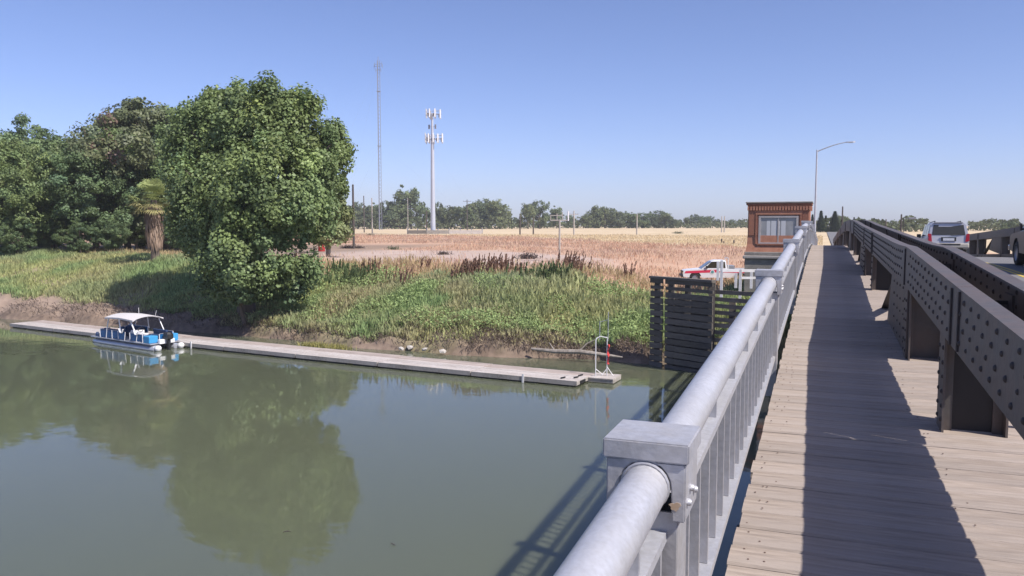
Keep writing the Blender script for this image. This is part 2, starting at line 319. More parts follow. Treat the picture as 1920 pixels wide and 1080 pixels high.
# walkway: every plank is a piece of its own
walkway = struct(ribbon('walkway', -.30, 1.50, -.085, .18, -12, YEND, 'fender'))      # stringers under the planks
PW = .238; plank_meshes = []
for k in range(6):
    r = random.Random(k); x0 = -.385-r.uniform(-.006,.012); x1 = 1.60
    mb = MB(); n = 7; top = []; h = PW/2-.0075
    secs = []
    for i in range(n):
        x = x0+(x1-x0)*i/(n-1); j = r.uniform(-.0025,.0025); c = r.uniform(-.0015,.0015)
        secs.append([(x,-h+j,-.075),(x,h+j,-.075),(x,h+j,-.014+c),(x,h-.012+j,c-.001),(x,0,c+.002),(x,-h+.012+j,c-.001),(x,-h+j,-.014+c)])
    plank_meshes.append(mb.sweep(secs).build('plank', 'wood', mesh_only=True))
Y = -1.4; k = 0
nails = MB()
while Y < 34:
    o = put('plank', random.choice(plank_meshes), walkway, (random.uniform(-.006,.006), Y, dz(Y)+random.uniform(-.008,.002)), (math.atan((dz(Y+.1)-dz(Y-.1))/.2)+random.uniform(-.008,.008), random.uniform(-.0012,.0012), random.uniform(-.002,.002)))
    if Y < 14:
        for x in (-.33, -.245, .72, .80):
            for dy in (-.062, .058):
                if random.random() < (.5 if x < 0 else .28):
                    xx = x+random.uniform(-.035,.035); yy = Y+dy+random.uniform(-.012,.012)
                    nails.lathe([(0.0001,.0022),(.0048,.002),(.0055,-.002)], 6, c=(xx,yy,dz(yy)+.001))
    Y += PW; k += 1
o = nails.build('nail_heads', 'nail', walkway); o['kind'] = 'stuff'
far_planks = ribbon('far_planking', -.405, 1.60, 0, .075, 34, YEND, 'wood', parent=walkway)

# ------------------------------------------------------------------ walkway railing
rail = thing('walkway_railing', 'grey galvanised pipe railing along the river side of the plank walkway', 'railing', (-.52, 0, 5.7))
RX = -.52
def rl(x, y, z): return (x, y, z-5.7)          # railing-local (origin at its base)
POSTY = [2.68+6.3*k for k in range(-1, 13)]
stub_me = MB().box(-.055,.052,-.011,.011,.70,.80).build('stub', 'galv_dull', mesh_only=True)
bal_me = MB().box(-.045,.06,-.013,.013,.087,.663).build('baluster', 'galv_dull', mesh_only=True)
for i, py in enumerate(POSTY[:-1]):
    y0, y1 = py, POSTY[i+1]; seg = np.linspace(y0, y1, 9)
    z = lambda y, h: dz(y)+h-5.7
    MB().tube([(0,y,z(y,.85)) for y in seg], .076, 24 if y0 < 12 else 14, caps=False).build('pipe', 'galv', rail, smooth=True)
    a, b_ = y0+.1, y1-.1; seg = np.linspace(a, b_, 7)
    tr = MB().sweep([[(-.075,y,z(y,.665)),(.068,y,z(y,.665)),(.068,y,z(y,.70)),(-.075,y,z(y,.70))] for y in seg]).build('top_rail', 'galv', rail)
    br = MB().sweep([[(-.060,y,z(y,.045)),(.085,y,z(y,.045)),(.085,y,z(y,.085)),(-.060,y,z(y,.085))] for y in seg]).build('bottom_rail', 'galv', rail)
    if y0 > 32: continue
    n = 21; sp = (y1-y0)/n
    for k in range(n):
        y = y0+sp*(k+.5)
        put('baluster', bal_me, rail, (0, y, dz(y)-5.7))
        if k % 3 == 1: put('stub', stub_me, rail, (0, y, dz(y)-5.7))
def cap_mesh():
    # cast cap: a lip on a box, arched where the pipe goes in
    mb = MB(); mb.box(-.142,.142,-.138,.138,.935,1.0)
    n = 10; arch = [(.0835*math.cos(a), .85+.0835*math.sin(a)) for a in np.linspace(0, math.pi, n+1)]
    ring = [(.131,.74),(.131,.934),(-.131,.934),(-.131,.78),(-.088,.78)]+[(x, z) for x, z in reversed(arch)][0:]+[(.088,.74)]
    mb.sweep([[(x,-.128,z) for x, z in ring], [(x,.128,z) for x, z in ring]])
    return mb.build('cap', 'galv_dull', mesh_only=True, bevel=0)
cap_me = cap_mesh()
bm = bmesh.new(); bm.from_mesh(cap_me); es = [e for e in bm.edges if len(e.link_faces) == 2 and e.calc_face_angle(0) > 1.2]
bmesh.ops.bevel(bm, geom=es, offset=.005, segments=2, affect='EDGES'); bm.to_mesh(cap_me); bm.free()
post_mb = MB(); post_mb.box(-.088,.100,-.10,-.088,-.35,.76); post_mb.box(.088,.101,-.0875,.10,-.35,.76); post_mb.box(-.088,.0875,.088,.1,-.35,.76); post_mb.box(-.088,-.076,-.0875,.0875,-.35,.76)
post_me = post_mb.build('post', 'galv_dull', mesh_only=True)
bolt_me = MB().lathe([(.0001,.016),(.008,.015),(.0125,.009),(.0125,0)], 8, 'x').build('bolt', 'galv', mesh_only=True, smooth=True)
for py in POSTY:
    p = put('post', post_me, rail, (0, py, dz(py)-5.7)); c = put('cap', cap_me, p)
    if py < 16:
        for sg in (-1, 1): MB().lathe([(.077+.006*math.sin(a_), .006*math.cos(a_)) for a_ in np.linspace(0,6.283,7)], 22).build('weld_bead', 'galv_dull', p, smooth=True, loc=(0,sg*.132,.85)).rotation_euler = (math.pi/2,0,0)
    if py < 12:
        for yy, zz in ((-.09,.80),(-.03,.83),(.05,.80)): put('bolt', bolt_me, p, (.131, yy, zz))
        if 2 < py < 3:
            s_ = MB(); rr = [random.uniform(.010,.027) for k in range(14)]
            out = [(.098+rr[k]*1.0*math.cos(k*.449), .79+rr[k]*.8*math.sin(k*.449)) for k in range(14)]
            s_.sweep([[(x_, -.1275, z_) for x_, z_ in out], [(x_, -.1295, z_) for x_, z_ in out]])
            s_.build('rust_blister', 'stain', p)

# ------------------------------------------------------------------ trusses
def chord_top(Y): return float(np.interp(Y, [-30,0,4,9.7,11,22,40,80], [1.07,1.07,1.13,1.215,1.17,1.02,1.0,1.0]))
def chord_dep(Y): return float(np.interp(Y, [-30,10,22,80], [.44,.43,.40,.40]))
rivet_me = MB().lathe([(.0001,.013),(.009,.012),(.016,.007),(.0185,0)], 10, 'x').build('rivet', 'rivet', mesh_only=True, smooth=True)
def flip(me):
    m2 = me.copy(); 
    for v in m2.vertices: v.co.x = -v.co.x
    m2.flip_normals(); return m2
rivet_in = flip(rivet_me)
def truss(label, X0, X1, detail):
    T = thing('bridge_truss', label, 'bridge truss', ((X0+X1)/2, 0, 5.7)); cx = (X0+X1)/2
    L = lambda p: (p[0]-cx, p[1], p[2]-5.7)
    knots = [-20,-10,-3.5,6.15,9.78,16.2,19.4,25.8,29.0,35.4,45,54.6,64.2,74]
    for i in range(len(knots)-1):
        ys = np.linspace(knots[i]+.004, knots[i+1]-.004, 8)
        for side in (0, 1):
            xa = X0 if side == 0 else X1; s = 1 if side == 0 else -1
            secs = []
            for y in ys:
                zt = dz(y)+chord_top(y); zb = zt-chord_dep(y)
                ring = [(xa,zb),(xa,zt),(xa+s*.11,zt),(xa+s*.11,zt-.018),(xa+s*.016,zt-.018),(xa+s*.016,zb+.018),(xa+s*.11,zb+.018),(xa+s*.11,zb)]
                secs.append([L((x,y,z)) for x, z in ring])
            MB().sweep(secs).build('chord_channel', 'steel', T)
        y = knots[i+1]
        for x_, s in ((X0,-1),(X1,1),(X1-.016,-1)):
            zt = dz(y)+chord_top(y); zb = zt-chord_dep(y)
            for dy in ((-.0,) if i % 2 else (-.17,.17)):
                MB().box(*sorted((x_-cx, x_-cx+s*.014)), y+dy-.022, y+dy+.022, zb+.01-5.7, zt-.022-5.7).build('splice_bar', 'rivet', T)
    # posts: I-sections between the two channels; every other one stands in a broad gusset
    yp = [-12.4,-9.45,-2.8,.15,6.85,9.75,16.4,19.4,26.0,29.0,35.6,38.6,45.2,48.2,54.8,57.8,64.4,67.4]
    for k, y in enumerate(yp):
        zt = dz(y)+chord_top(y)-chord_dep(y)*.3-5.7; zb = dz(y)-1.1-5.7
        a, b_ = X0-cx, X1-cx
        p = MB().box(a+.017,a+.033,y-.14,y+.14,zb,zt).box(b_-.033,b_-.017,y-.14,y+.14,zb,zt).build('post', 'steel', T)
        MB().box(a+.034,b_-.034,y-.008,y+.008,zb,zt-.05).build('web', 'steel_shade' if k % 2 == 0 else 'steel', p)
        for xx in (a+.034, b_-.10): MB().box(xx,xx+.066,y-.026,y-.0085,zb,zt-.08).build('angle', 'steel', p)
        if k % 2:
            for x_, s in ((a,1),(b_,-1)):
                pts = [(y-.25,zb+.8),(y+3.1,zb+.95),(y+2.75,zb+1.25),(y+2.2,dz(y+2)+chord_top(y+2)-chord_dep(y+2)-5.7+.1),(y-.25,dz(y)+chord_top(y)-chord_dep(y)-5.7+.1)]
                x_ = x_+s*.0365
                MB().sweep([[(x_,q,zz) for q, zz in pts],[(x_+s*.016,q,zz) for q, zz in pts]]).build('gusset', 'steel', T)
                # diagonal running down from the gusset
            MB().bar((a+.12,y+2.2,dz(y+2.2)+.62-5.7),(a+.12,y+5.6,dz(y+5.6)-.5-5.7),.02,.16,up=(1,0,0)).build('diagonal', 'steel_shade', T)
        if detail and y < 30:
            c = MB().bar((b_+.01,y+.15,dz(y)+.55-5.7),(b_+.36,y+.15,dz(y)+.03-5.7),.05,.06).build('knee_brace', 'stain', T)
            MB().box(b_+.22,b_+.42,y+.07,y+.23,dz(y)-5.7+.003,dz(y)-5.7+.028).build('brace_foot', 'steel', c)
    for x_ in (X0+.05, X1-.12):
        ys = np.linspace(-30, YEND, 60)
        MB().sweep([[(x_-cx+u,q,dz(q)-5.7+v) for u, v in ((0,-1.3),(.07,-1.3),(.07,-.27),(0,-.27))] for q in ys]).build('bottom_chord', 'steel', T)
    # sloping end post down to the abutment
    y = 74; MB().bar((0,y-.2,dz(y)+.85-5.7),(0,YEND-.3,dz(YEND)-.6-5.7),X1-X0-.1,.3).build('end_post', 'steel', T)
    if detail:
        rest = MB(); cnt = 0
        rows = (.07,.165,.27,.37)
        def rivet(x, y, z, s, small=False):
            nonlocal cnt
            if y < 12.5 and cnt < 290 and s < 0:
                put('rivet', rivet_in, T, (x-cx, y+random.uniform(-.006,.006), z-5.7+random.uniform(-.004,.004)), None, random.uniform(.82,1.08)); cnt += 1
            else:
                rest.lathe([(.0001,s*.013),(.012,s*.011),(.021,0)], 6, 'x', c=(x-cx,y,z-5.7))
        for y0, y1 in ((2.6,6.0),(6.3,9.5),(10.1,16.0),(16.4,19.2),(19.7,25.6)):
            for j, r in enumerate(rows):
                y = y0+.06+(.125 if j % 2 else 0)
                while y < y1-.03:
                    rivet(X0-.0005, y, dz(y)+chord_top(y)-r*chord_dep(y)/.46, -1); y += .262
        for y0, y1 in ((3,6.0),(6.3,9.5),(10.1,16.0)):          # far channel: its face toward the walkway
            for r in (.09,.19,.29):
                y = y0+.06
                while y < y1: rivet(X1-.0165, y, dz(y)+chord_top(y)-r, -1.2); y += .28
        for y in (6.85,9.75,16.4,19.4):
            for zz in np.arange(.08,.72,.11):
                for dy in (-.09,.09): rivet(X0+.0165, y+dy, dz(y)+zz, -1.4)
        for y in (9.75,19.4):
            for a_ in np.arange(.08,.7,.15):
                for dy in (.35,.75,1.15,1.6): rivet(X0+.036, y+dy+a_*.3, dz(y)+a_+.04, -1.3)
        o = rest.build('small_rivets', 'rivet', T); o['kind'] = 'stuff'
    return T
truss('riveted dark steel truss between the plank walkway and the road', .86, 1.33, True)
truss('dark steel truss along the far side of the road, beyond the vehicles', 8.65, 9.12, False)
# what carries the deck
fr = thing('bridge_floor', 'steel floor beams under the bridge deck above the river', 'bridge floor', (4,0,4.6))
for y in np.arange(-27.5, YEND, 4.8):
    MB().box(-4.55,5.2,y-.12,y+.12,dz(y)-1.2-4.6,dz(y)-.72-4.6).build('floor_beam', 'steel_shade', fr)
for x in (-4.15,-1.5,.6,2.6,4.3):
    MB().sweep([[(x+u,q,dz(q)-4.6+v) for u, v in ((-.08,-.719),(.08,-.719),(.08,-.705),(-.08,-.705))] for q in np.linspace(-28,YEND,50)]).build('stringer', 'steel_shade', fr)
def pier(y, label):
    p = thing('bridge_pier', label, 'bridge pier', (4,y,-2.6))
    MB().box(-4.9,5.5,-.9,.9,0,dz(y)-1.32+2.6).build('shaft', 'mould', p, bevel=.05); MB().box(-5.1,5.7,-1.1,1.1,dz(y)-1.75+2.6,dz(y)-1.31+2.6).build('pier_cap', 'mould', p, bevel=.04)
pier(46.5, 'concrete bridge pier at the far bank behind the timber fender')
pier(-14, 'concrete bridge pier in the river behind the camera')
ab = thing('abutment', 'concrete abutment where the bridge meets the far field', 'abutment', (4,79,3))
MB().box(-5.2,5.8,0,1.2,-.6,1.5).build('wall', 'mould', ab, bevel=.03)

# ------------------------------------------------------------------ brick tower at the bridge end
def brick_tower():
    D = 52.2; p = at_depth(1461, 475, D); x, y = p[0]-.1, p[1]
    z0 = gz(x, y)-.3; T = thing('brick_tower', 'small square red brick tower with a wide window beside the bridge railing', 'tower', (x, y, z0))
    zl = 5.62-z0; zt = 9.02-z0; h = 1.96
    def bx(hw, a, b_, n, m, par=T, bev=.02): return MB().box(-hw,hw,-.0-(hw-h),2*h+(hw-h),a,b_).build(n, m, par, bevel=bev)
    bx(h+.10, 0, zl-.34, 'base_wall', 'mould'); bx(h+.22, zl-.335, zl-.12, 'plinth_moulding', 'concrete', bev=.05); bx(h+.12, zl-.115, zl+.12, 'plinth_cap', 'mould', bev=.04)
    # flared foot of the brick wall
    a, b_ = h+.07, h-.02
    MB().sweep([[(-q,-(q-h),z),(q,-(q-h),z),(q,2*h+(q-h),z),(-q,2*h+(q-h),z)] for q, z in ((a,zl+.123),(b_,zl+.62),(h-.04,zl+1.2))]).build('flared_foot', 'brick', T)
    # wall with a window opening (front face is y = 0)
    wx0, wx1, wz0, wz1 = -1.10, 1.10, zl+.66, zl+2.36
    W = MB(); hw = h-.05
    W.box(-hw,wx0-.14,.03,.4,zl+1.203,zt-.9); W.box(wx1+.14,hw,.03,.4,zl+1.203,zt-.9)
    W.box(-hw,hw,.03,.4,zt-.897,zt-.3); W.box(wx0-.137,wx1+.137,.05,.4,zl+.4,wz0-.1)
    W.box(-hw,-hw+.37,.403,2*h-.05,zl+1.203,zt-.3); W.box(hw-.37,hw,.403,2*h-.05,zl+1.203,zt-.3); W.box(-hw+.373,hw-.373,2*h-.4,2*h-.05,zl+1.203,zt-.3)
    W.build('wall', 'brick', T)
    for x_ in np.linspace(-hw+.10, wx0-.42, 5):               # thin vertical ribs
        MB().box(x_-.035,x_+.035,-.005,.027,zl+1.21,zt-.62).build('rib', 'brick_dark', T)
    for x_ in np.linspace(wx1+.42, hw-.10, 4): MB().box(x_-.035,x_+.035,-.005,.027,zl+1.21,zt-.62).build('rib', 'brick_dark', T)
    for x_ in (wx0-.28, wx1+.28): MB().box(x_-.05,x_+.05,-.03,.026,zl+.64,wz1+.2).build('pilaster', 'brick_dark', T)
    MB().box(wx0-.33,wx1+.33,-.03,.026,wz1+.203,wz1+.30).build('lintel', 'brick', T); MB().box(wx0-.22,wx1+.22,-.06,.3,wz0-.097,wz0-.003).build('sill', 'brick_dark', T)
    wd = MB().box(wx0-.13,wx0,.0,.1,wz0,wz1).box(wx1,wx1+.13,.0,.1,wz0,wz1).box(wx0-.13,wx1+.13,-.003,.103,wz1+.001,wz1+.12).box(wx0-.13,wx1+.13,-.003,.103,wz0-.002+.003-.1+.1,wz0+.09).build('window', 'frame', T)
    xm = (wx0+wx1)/2
    MB().box(xm-.035,xm+.035,.02,.09,wz0+.091,wz1).build('mullion', 'frame', wd)
    for a_, b_ in ((wx0,xm-.035),(xm+.035,wx1)): MB().box(a_,b_,.06,.075,wz0+.091,wz1).build('pane', 'glass', wd)
    for x_, w_ in ((-.62,.11),(-.40,.05),(-.22,.13),(.02,.06),(.22,.05),(.36,.09)): MB().box(x_-w_,x_+w_,.052,.058,wz0+.16,wz1-.2).build('blind_slat', 'blind', wd)
    bx(h-.01, zt-.298, zt-.22, 'band', 'brick'); 
    n = 22
    for i in range(n):
        x_ = -h+.06+(2*h-.12)*i/(n-1); MB().box(x_-.05,x_+.05,-.075,.027,zt-.56,zt-.30).build('dentil', 'brick', T)
        if i % 2 == 0:
            yy = .1+(2*h-.2)*i/(n-1); MB().box(h-.052,h+.05,yy-.05,yy+.05,zt-.56,zt-.30).build('dentil', 'brick', T)
    bx(h+.07, zt-.218, zt-.10, 'cornice', 'brick_dark'); bx(h+.11, zt-.098, zt+.0, 'coping', 'mould', bev=.03)
    return T
brick_tower()

# ------------------------------------------------------------------ timber fender, guard rail, rubble at the bank
def fender():
    A = on_z(1221, 526, 4.55); B = on_z(1338, 536, 4.5); C = on_z(1425, 541, 4.5)
    T = thing('timber_fender', 'dark slatted timber fender standing at the water beside the bridge', 'fender', (A[0], A[1], -.5))
    def lp(P_, t, Q_, dy=0): return (P_[0]+(Q_[0]-P_[0])*t-A[0], P_[1]+(Q_[1]-P_[1])*t-A[1]+dy)
    n = 14
    for i in range(n):
        z = .55+i*(4.5/(n-1))
        for (t0, t1) in ((-.0,.20),(.255,.99)):
            if i == 0 and t0 > .1: pass
            a = lp(A,t0-random.uniform(0,.012),B); b_ = lp(A,t1+random.uniform(0,.006),B); zj = random.uniform(-.02,.02)
            hgt = .285 if i < n-2 else .17
            if i == n-1: hgt = .24
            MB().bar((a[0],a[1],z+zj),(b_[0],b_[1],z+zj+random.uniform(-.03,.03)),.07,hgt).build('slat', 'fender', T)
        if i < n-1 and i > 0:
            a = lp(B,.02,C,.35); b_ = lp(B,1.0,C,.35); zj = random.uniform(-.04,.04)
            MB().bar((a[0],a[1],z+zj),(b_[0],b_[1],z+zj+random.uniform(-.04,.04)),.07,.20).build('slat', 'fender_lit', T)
    for t_, P_, Q_ in ((.10,A,B),(.33,A,B),(.60,A,B),(.97,A,B),(.4,B,C),(.9,B,C)):
        a = lp(P_,t_,Q_,.24+(.35 if P_ is B else 0)); MB().box(a[0]-.15,a[0]+.15,a[1]-.13,a[1]+.15,-.6,5.12 if P_ is A else 4.4).build('pile', 'fender', T)
    a = lp(A,-.01,B,-.06); b_ = lp(A,1.0,B,-.06); MB().bar((a[0],a[1]+.1,5.24),(b_[0],b_[1]+.1,5.22),.34,.12).build('cap_beam', 'fender', T)
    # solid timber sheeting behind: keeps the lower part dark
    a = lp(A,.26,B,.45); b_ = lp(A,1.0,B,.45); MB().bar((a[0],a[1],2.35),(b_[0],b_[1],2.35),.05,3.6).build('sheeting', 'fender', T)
fender()
def guard_rail():
    D = 43.5; P0 = at_depth(1350, 520, D); T = thing('guard_rail', 'white pipe guard rail above the timber fender in front of the truck', 'guard rail', (P0[0], P0[1], 3.6))
    def q(px, py, dd=0): p = at_depth(px, py, D+dd); return (p[0]-P0[0], p[1]-P0[1], p[2]-3.6)
    for px, y0, y1, dd in ((1353.5,488,558,0),(1346.5,490,526,1.6),(1380,512,540,1.6),(1388.5,505,560,0),(1409,510,541,1.6)):
        a = q(px,y0,dd); b_ = q(px,y1,dd); MB().bar((a[0],a[1],a[2]),(a[0],a[1],b_[2]),.14,.14).build('upright', 'white', T)
    for (a, b_) in ((q(1353,508),q(1418,508)),(q(1346,506.5,1.6),q(1417,507,1.6)),(q(1388,521),q(1418,521))): MB().bar(a,b_,.07,.12).build('rail', 'white', T)
guard_rail()

# ------------------------------------------------------------------ floating dock
def dock():
    pts = [on_z(17,614,0), on_z(168,631,0), on_z(440,662,0), on_z(659,686,0), on_z(860,704,0), on_z(1082,727,0)]
    X = np.array([p[0] for p in pts]); Yv = np.array([p[1] for p in pts]); c = np.polyfit(X, Yv, 2)
    fy = lambda x: float(np.polyval(c, x))
    edges = np.linspace(X[0], X[-1], 9); T = thing('floating_dock', 'long pale plank floating dock lying along the far bank', 'dock', (X[0], Yv[0], 0))
    for i in range(8):
        a = Vector((edges[i]+.03, fy(edges[i]+.03), 0)); b_ = Vector((edges[i+1]-.03, fy(edges[i+1]-.03), 0)); d = (b_-a); Ln = d.length; d.normalize(); ang = math.atan2(d.y, d.x)
        s = put('section', MB().box(0,Ln,.04,2.36,.10,.24).build('section', 'dock_side', mesh_only=True), T, (a.x-X[0], a.y-Yv[0], random.uniform(-.015,.015)), (random.uniform(-.006,.006),0,ang))
        MB().box(0,Ln,-.005,.037,.09,.30).box(0,Ln,2.363,2.405,.09,.30).build('edge_board', 'dock_side', s)
        for k in range(3): MB().box(Ln*(k+.12)/3,Ln*(k+.88)/3,.1,2.3,-.25,.098).build('float', 'float', s)
        # deck boards run along the dock
        nb = 10
        for k in range(nb):
            w_ = 2.32/nb; MB().box(.0,Ln,.04+k*w_+.006,.04+(k+1)*w_-.006,.242,.298+random.uniform(-.004,.004)).build('deck_board', 'dock' if k < 6 else 'pink_board', s)
        MB().box(Ln-.015,Ln+.05,.4,1.0,.12,.26).build('hinge', 'black', s)
        if i in (3,7): MB().box(Ln*.5,Ln*.5+.10,-.04,-.006,.0,.42).build('pile_guide', 'white', s)
    # cleats and dark rubbing strips at the outer end
    e = pts[-1]
    for k, (dx, dy) in enumerate(((-.9,.25),(-.35,.6),(-.3,1.2))):
        MB().bar((e[0]-X[0]+dx,fy(e[0]+dx)-Yv[0]+dy,.33),(e[0]-X[0]+dx+.12,fy(e[0]+dx)-Yv[0]+dy+.3,.33),.05,.06).build('cleat', 'black', T)
    return e
E_ = dock()
def small_float():
    a = on_z(1097, 717, 0); T = thing('small_float', 'short wooden float at the river end of the long dock', 'dock', (a[0]+.08, a[1]+.1, 0), -.06)
    MB().box(0,1.30,0,1.25,.02,.20).build('hull', 'dock_side', T, bevel=.02)
    for k in range(4): MB().box(k*.325+.005,k*.325+.32,-.03,1.28,.202,.25).build('deck_board', 'dock', T)
    L_ = thing('swim_ladder', 'white pipe ladder frame with a red rag standing on the small float', 'ladder', (a[0]+.66, a[1]+.5, .25), -.06)
    for x in (-.27, .20): MB().tube([(x,-.05 if x < 0 else .25,-.45 if x < 0 else .0),(x,-.05 if x < 0 else .25,1.75),(x+.03,.05 if x < 0 else .28,1.85)], .025, 8).build('upright', 'panelwhite', L_, smooth=True)
    MB().tube([(-.27,-.03,1.80),(-.1,.08,1.92),(.2,.26,1.85)], .023, 8).build('top_bar', 'panelwhite', L_, smooth=True)
    for z in (.35,): MB().tube([(-.27,-.05,z),(0,.3,.02)], .02, 6).build('brace', 'white', L_); MB().tube([(.20,.25,z+.1),(.5,.3,.02)], .02, 6).build('brace', 'white', L_); 
    MB().tube([(.20,.25,z),(-.03,.15,.02)], .02, 6).build('brace', 'white', L_)
    for x in (-.2,.22): MB().tube([(x,.32,1.7),(x,.33,3.1 if x > 0 else 2.6)], .018, 6).build('thin_pole', 'alu', L_)
    MB().tube([(-.2,.32,2.58),(.22,.33,2.72)], .016, 6).build('thin_bar', 'alu', L_)
    MB().sweep([[(.235+.04*math.sin(k*2),.22,1.55-k*.16),(.27+.07*math.sin(k*1.7),.2,1.55-k*.16),(.28+.06*math.cos(k*2),.26,1.52-k*.16)] for k in range(7)]).build('rag', 'red', L_)
small_float()

# ------------------------------------------------------------------ pontoon boat
def boat():
    A = on_z(166, 641, 0); B = on_z(285, 659, 0); ang = math.atan2(B[1]-A[1], B[0]-A[0]); Ln = math.hypot(B[0]-A[0], B[1]-A[1])
    T = thing('pontoon_boat', 'blue pontoon boat with a white canopy moored at the floating dock', 'boat', (A[0], A[1], 0), ang)
    Lb = Ln; W = 2.0; T.scale = (1,1,.74)
    for y in (.32, W-.32):
        MB().lathe([(.001,-.02),(.10,.08),(.24,.45),(.31,.95),(.31,Lb-.05),(.26,Lb+.05),(.001,Lb+.06)], 16, 'x', c=(0,y,.10)).build('pontoon', 'alu', T, smooth=True)
    for k in range(4): MB().box(.9+k*(Lb-1.8)/3,1.1+k*(Lb-1.8)/3,.25,W-.25,.40,.47).build('cross_member', 'alu', T)
    MB().box(.25,Lb-.15,.0,W,.472,.57).build('deck', 'alu', T, bevel=.02)
    x0, x1 = 1.35, Lb-.25; zt = 1.25
    def panel(xa, ya, xb, yb, m='blue', z1=zt):
        p = MB().bar((xa,ya,(.60+z1)/2),(xb,yb,(.60+z1)/2),.025,z1-.62).build('fence_panel', m, T)
        n = max(2, int(math.hypot(xb-xa, yb-ya)/.75)+1)
        for k in range(n+1):
            t_ = k/n; o = -.025 if ya < 1 else .025; q = (xa+(xb-xa)*t_, ya+(yb-ya)*t_)
            MB().tube([(q[0],q[1]+o,.58),(q[0]+(.12 if k % 3 == 1 else 0),q[1]+o,z1+.03)], .022, 6).build('stanchion', 'white', p)
        MB().tube([(xa,ya,z1+.04),(xb,yb,z1+.04)], .022, 8).build('hand_rail', 'alu', p)
    panel(x0,.06,x1-2.7,.06); panel(x1-2.1,.06,x1-.75,.06); panel(x0,W-.06,x1-3.3,W-.06,z1=1.38); panel(x1-2.6,W-.06,x1-.6,W-.06)
    panel(x0,.08,x0,.7); panel(x0,W-.7,x0,W-.08); panel(x1-.02,.7,x1-.02,W-.7)
    MB().box(x1-.70,x1-.05,.03,.62,.575,1.16).build('stern_locker', 'ltblue', T, bevel=.05); MB().box(x1-.70,x1-.05,W-.62,W-.03,.575,1.16).build('stern_locker', 'ltblue', T, bevel=.05)
    # seats and console under the canopy
    for xa, xb, ya, yb in ((x0+.2,x0+2.0,W-.75,W-.15),(x0+.2,x0+1.7,.15,.7),(x1-2.3,x1-.9,W-.75,W-.15)):
        s = MB().box(xa,xb,ya,yb,.575,.95).build('bench', 'navy', T, bevel=.04)
        MB().box(xa,xb,(yb-.16 if ya > 1 else ya),(yb if ya > 1 else ya+.16),.953,1.36).build('backrest', 'navy', s, bevel=.05)
    MB().box(x1-2.9,x1-2.3,.55,1.15,.575,1.35).build('console', 'white', T, bevel=.06)
    MB().lathe([(.17,-.02),(.19,0),(.17,.02),(.15,0),(.17,-.02)], 14, 'x', c=(x1-2.24,.85,1.42)).build('steering_wheel', 'black', T, smooth=True)
    for x in (x1-2.0, x1-3.3): MB().lathe([(.001,.0),(.16,.0),(.2,.05),(.2,.14),(.001,.15)], 12, c=(x,1.0,.95)).build('seat', 'white', T, smooth=True); MB().box(x-.04,x+.04,.96,1.04,.575,.95).build('seat_post', 'alu', T)
    # canopy
    cx0, cx1 = Lb*.29, Lb*.73; n = 9
    secs = []
    for k in range(n):
        t_ = k/(n-1); x = cx0+(cx1-cx0)*t_; sag = .05*math.sin(t_*math.pi)
        ring = []; m_ = 9
        for j in range(m_): u = j/(m_-1); ring.append((x, -.02+(W+.04)*u, 2.38+.24*math.sin(u*math.pi)+sag-.10*abs(t_-.5)))
        for j in range(m_): u = 1-j/(m_-1); ring.append((x, -.02+(W+.04)*u, 2.35+.24*math.sin(u*math.pi)+sag-.10*abs(t_-.5)-(.10 if j in (0,m_-1) else 0)))
        secs.append(ring)
    cp = MB().sweep(secs).build('canopy', 'canvas', T, smooth=True)
    for y in (.06, W-.06):
        for xa, xb in ((Lb*.75,Lb*.67),(Lb*.52,Lb*.50),(Lb*.30,Lb*.34)):
            MB().tube([(xa,y,1.28),(xb,y,2.36)], .04 if y < 1 else .03, 8).build('canopy_strut', 'white', T, smooth=True)
    MB().tube([(Lb*.4,W-.2,2.5),(Lb*.4,W-.2,3.0)], .012, 6).build('antenna', 'white', T); MB().tube([(Lb*.68,W-.3,2.5),(Lb*.7,W-.3,2.95)], .012, 6).build('antenna', 'white', T)
    for x, y in ((Lb*.55,.0),(Lb*.78,.0)): MB().tube([(x-.28,y-.01,1.5),(x-.1,y-.03,1.2),(x+.06,y-.03,1.2),(x+.18,y-.01,1.5)], .045, 6).build('hanging_line', 'white', T, smooth=True)
    # outboard
    mo = MB(); y = W/2
    mo.sweep([[(Lb+.02+dx*s,y+dy*s,z) for dx, dy in ((-.12,-.18),(.34,-.2),(.42,0),(.34,.2),(-.12,.18))] for z, s in ((.85,.8),(.95,1),(1.28,1),(1.42,.75))]).build('motor_cowl', 'black', T, smooth=30)
    MB().sweep([[(Lb+.08+dx,y+dy,z) for dx, dy in ((-.08,-.07),(.16,-.06),(.2,0),(.16,.06),(-.08,.07))] for z in (-.3,.86)]).build('motor_leg', 'black', T)
    MB().box(Lb-.2,Lb+.04,y-.5,y+.5,.5,.86).build('transom', 'white', T, bevel=.02)
    for y in (.28, W-.2):
        MB().lathe([(.001,-.24),(.13,-.2),(.2,-.06),(.2,.06),(.13,.2),(.001,.24)], 14, c=(Lb+.18,y,.22)).build('fender_buoy', 'white', T, smooth=True)
    for xa, xb in ((.5,-.6),(Lb-.3,Lb+.7)):
        MB().tube([(xa,W-.1,.62),((xa+xb)/2,W+.25,.40),(xb,W+.7,.42)], .018, 6).build('mooring_line', 'canvas', T, smooth=True)
    for k, (x, y, h) in enumerate(((.75,.2,.35),(.95,.5,.28),(1.1,.3,.4))): MB().lathe([(.12,0),(.13,h*.6),(.06,h),(.001,h)], 8, c=(x,y,.575)).build('bow_gear', 'navy', T)
boat()
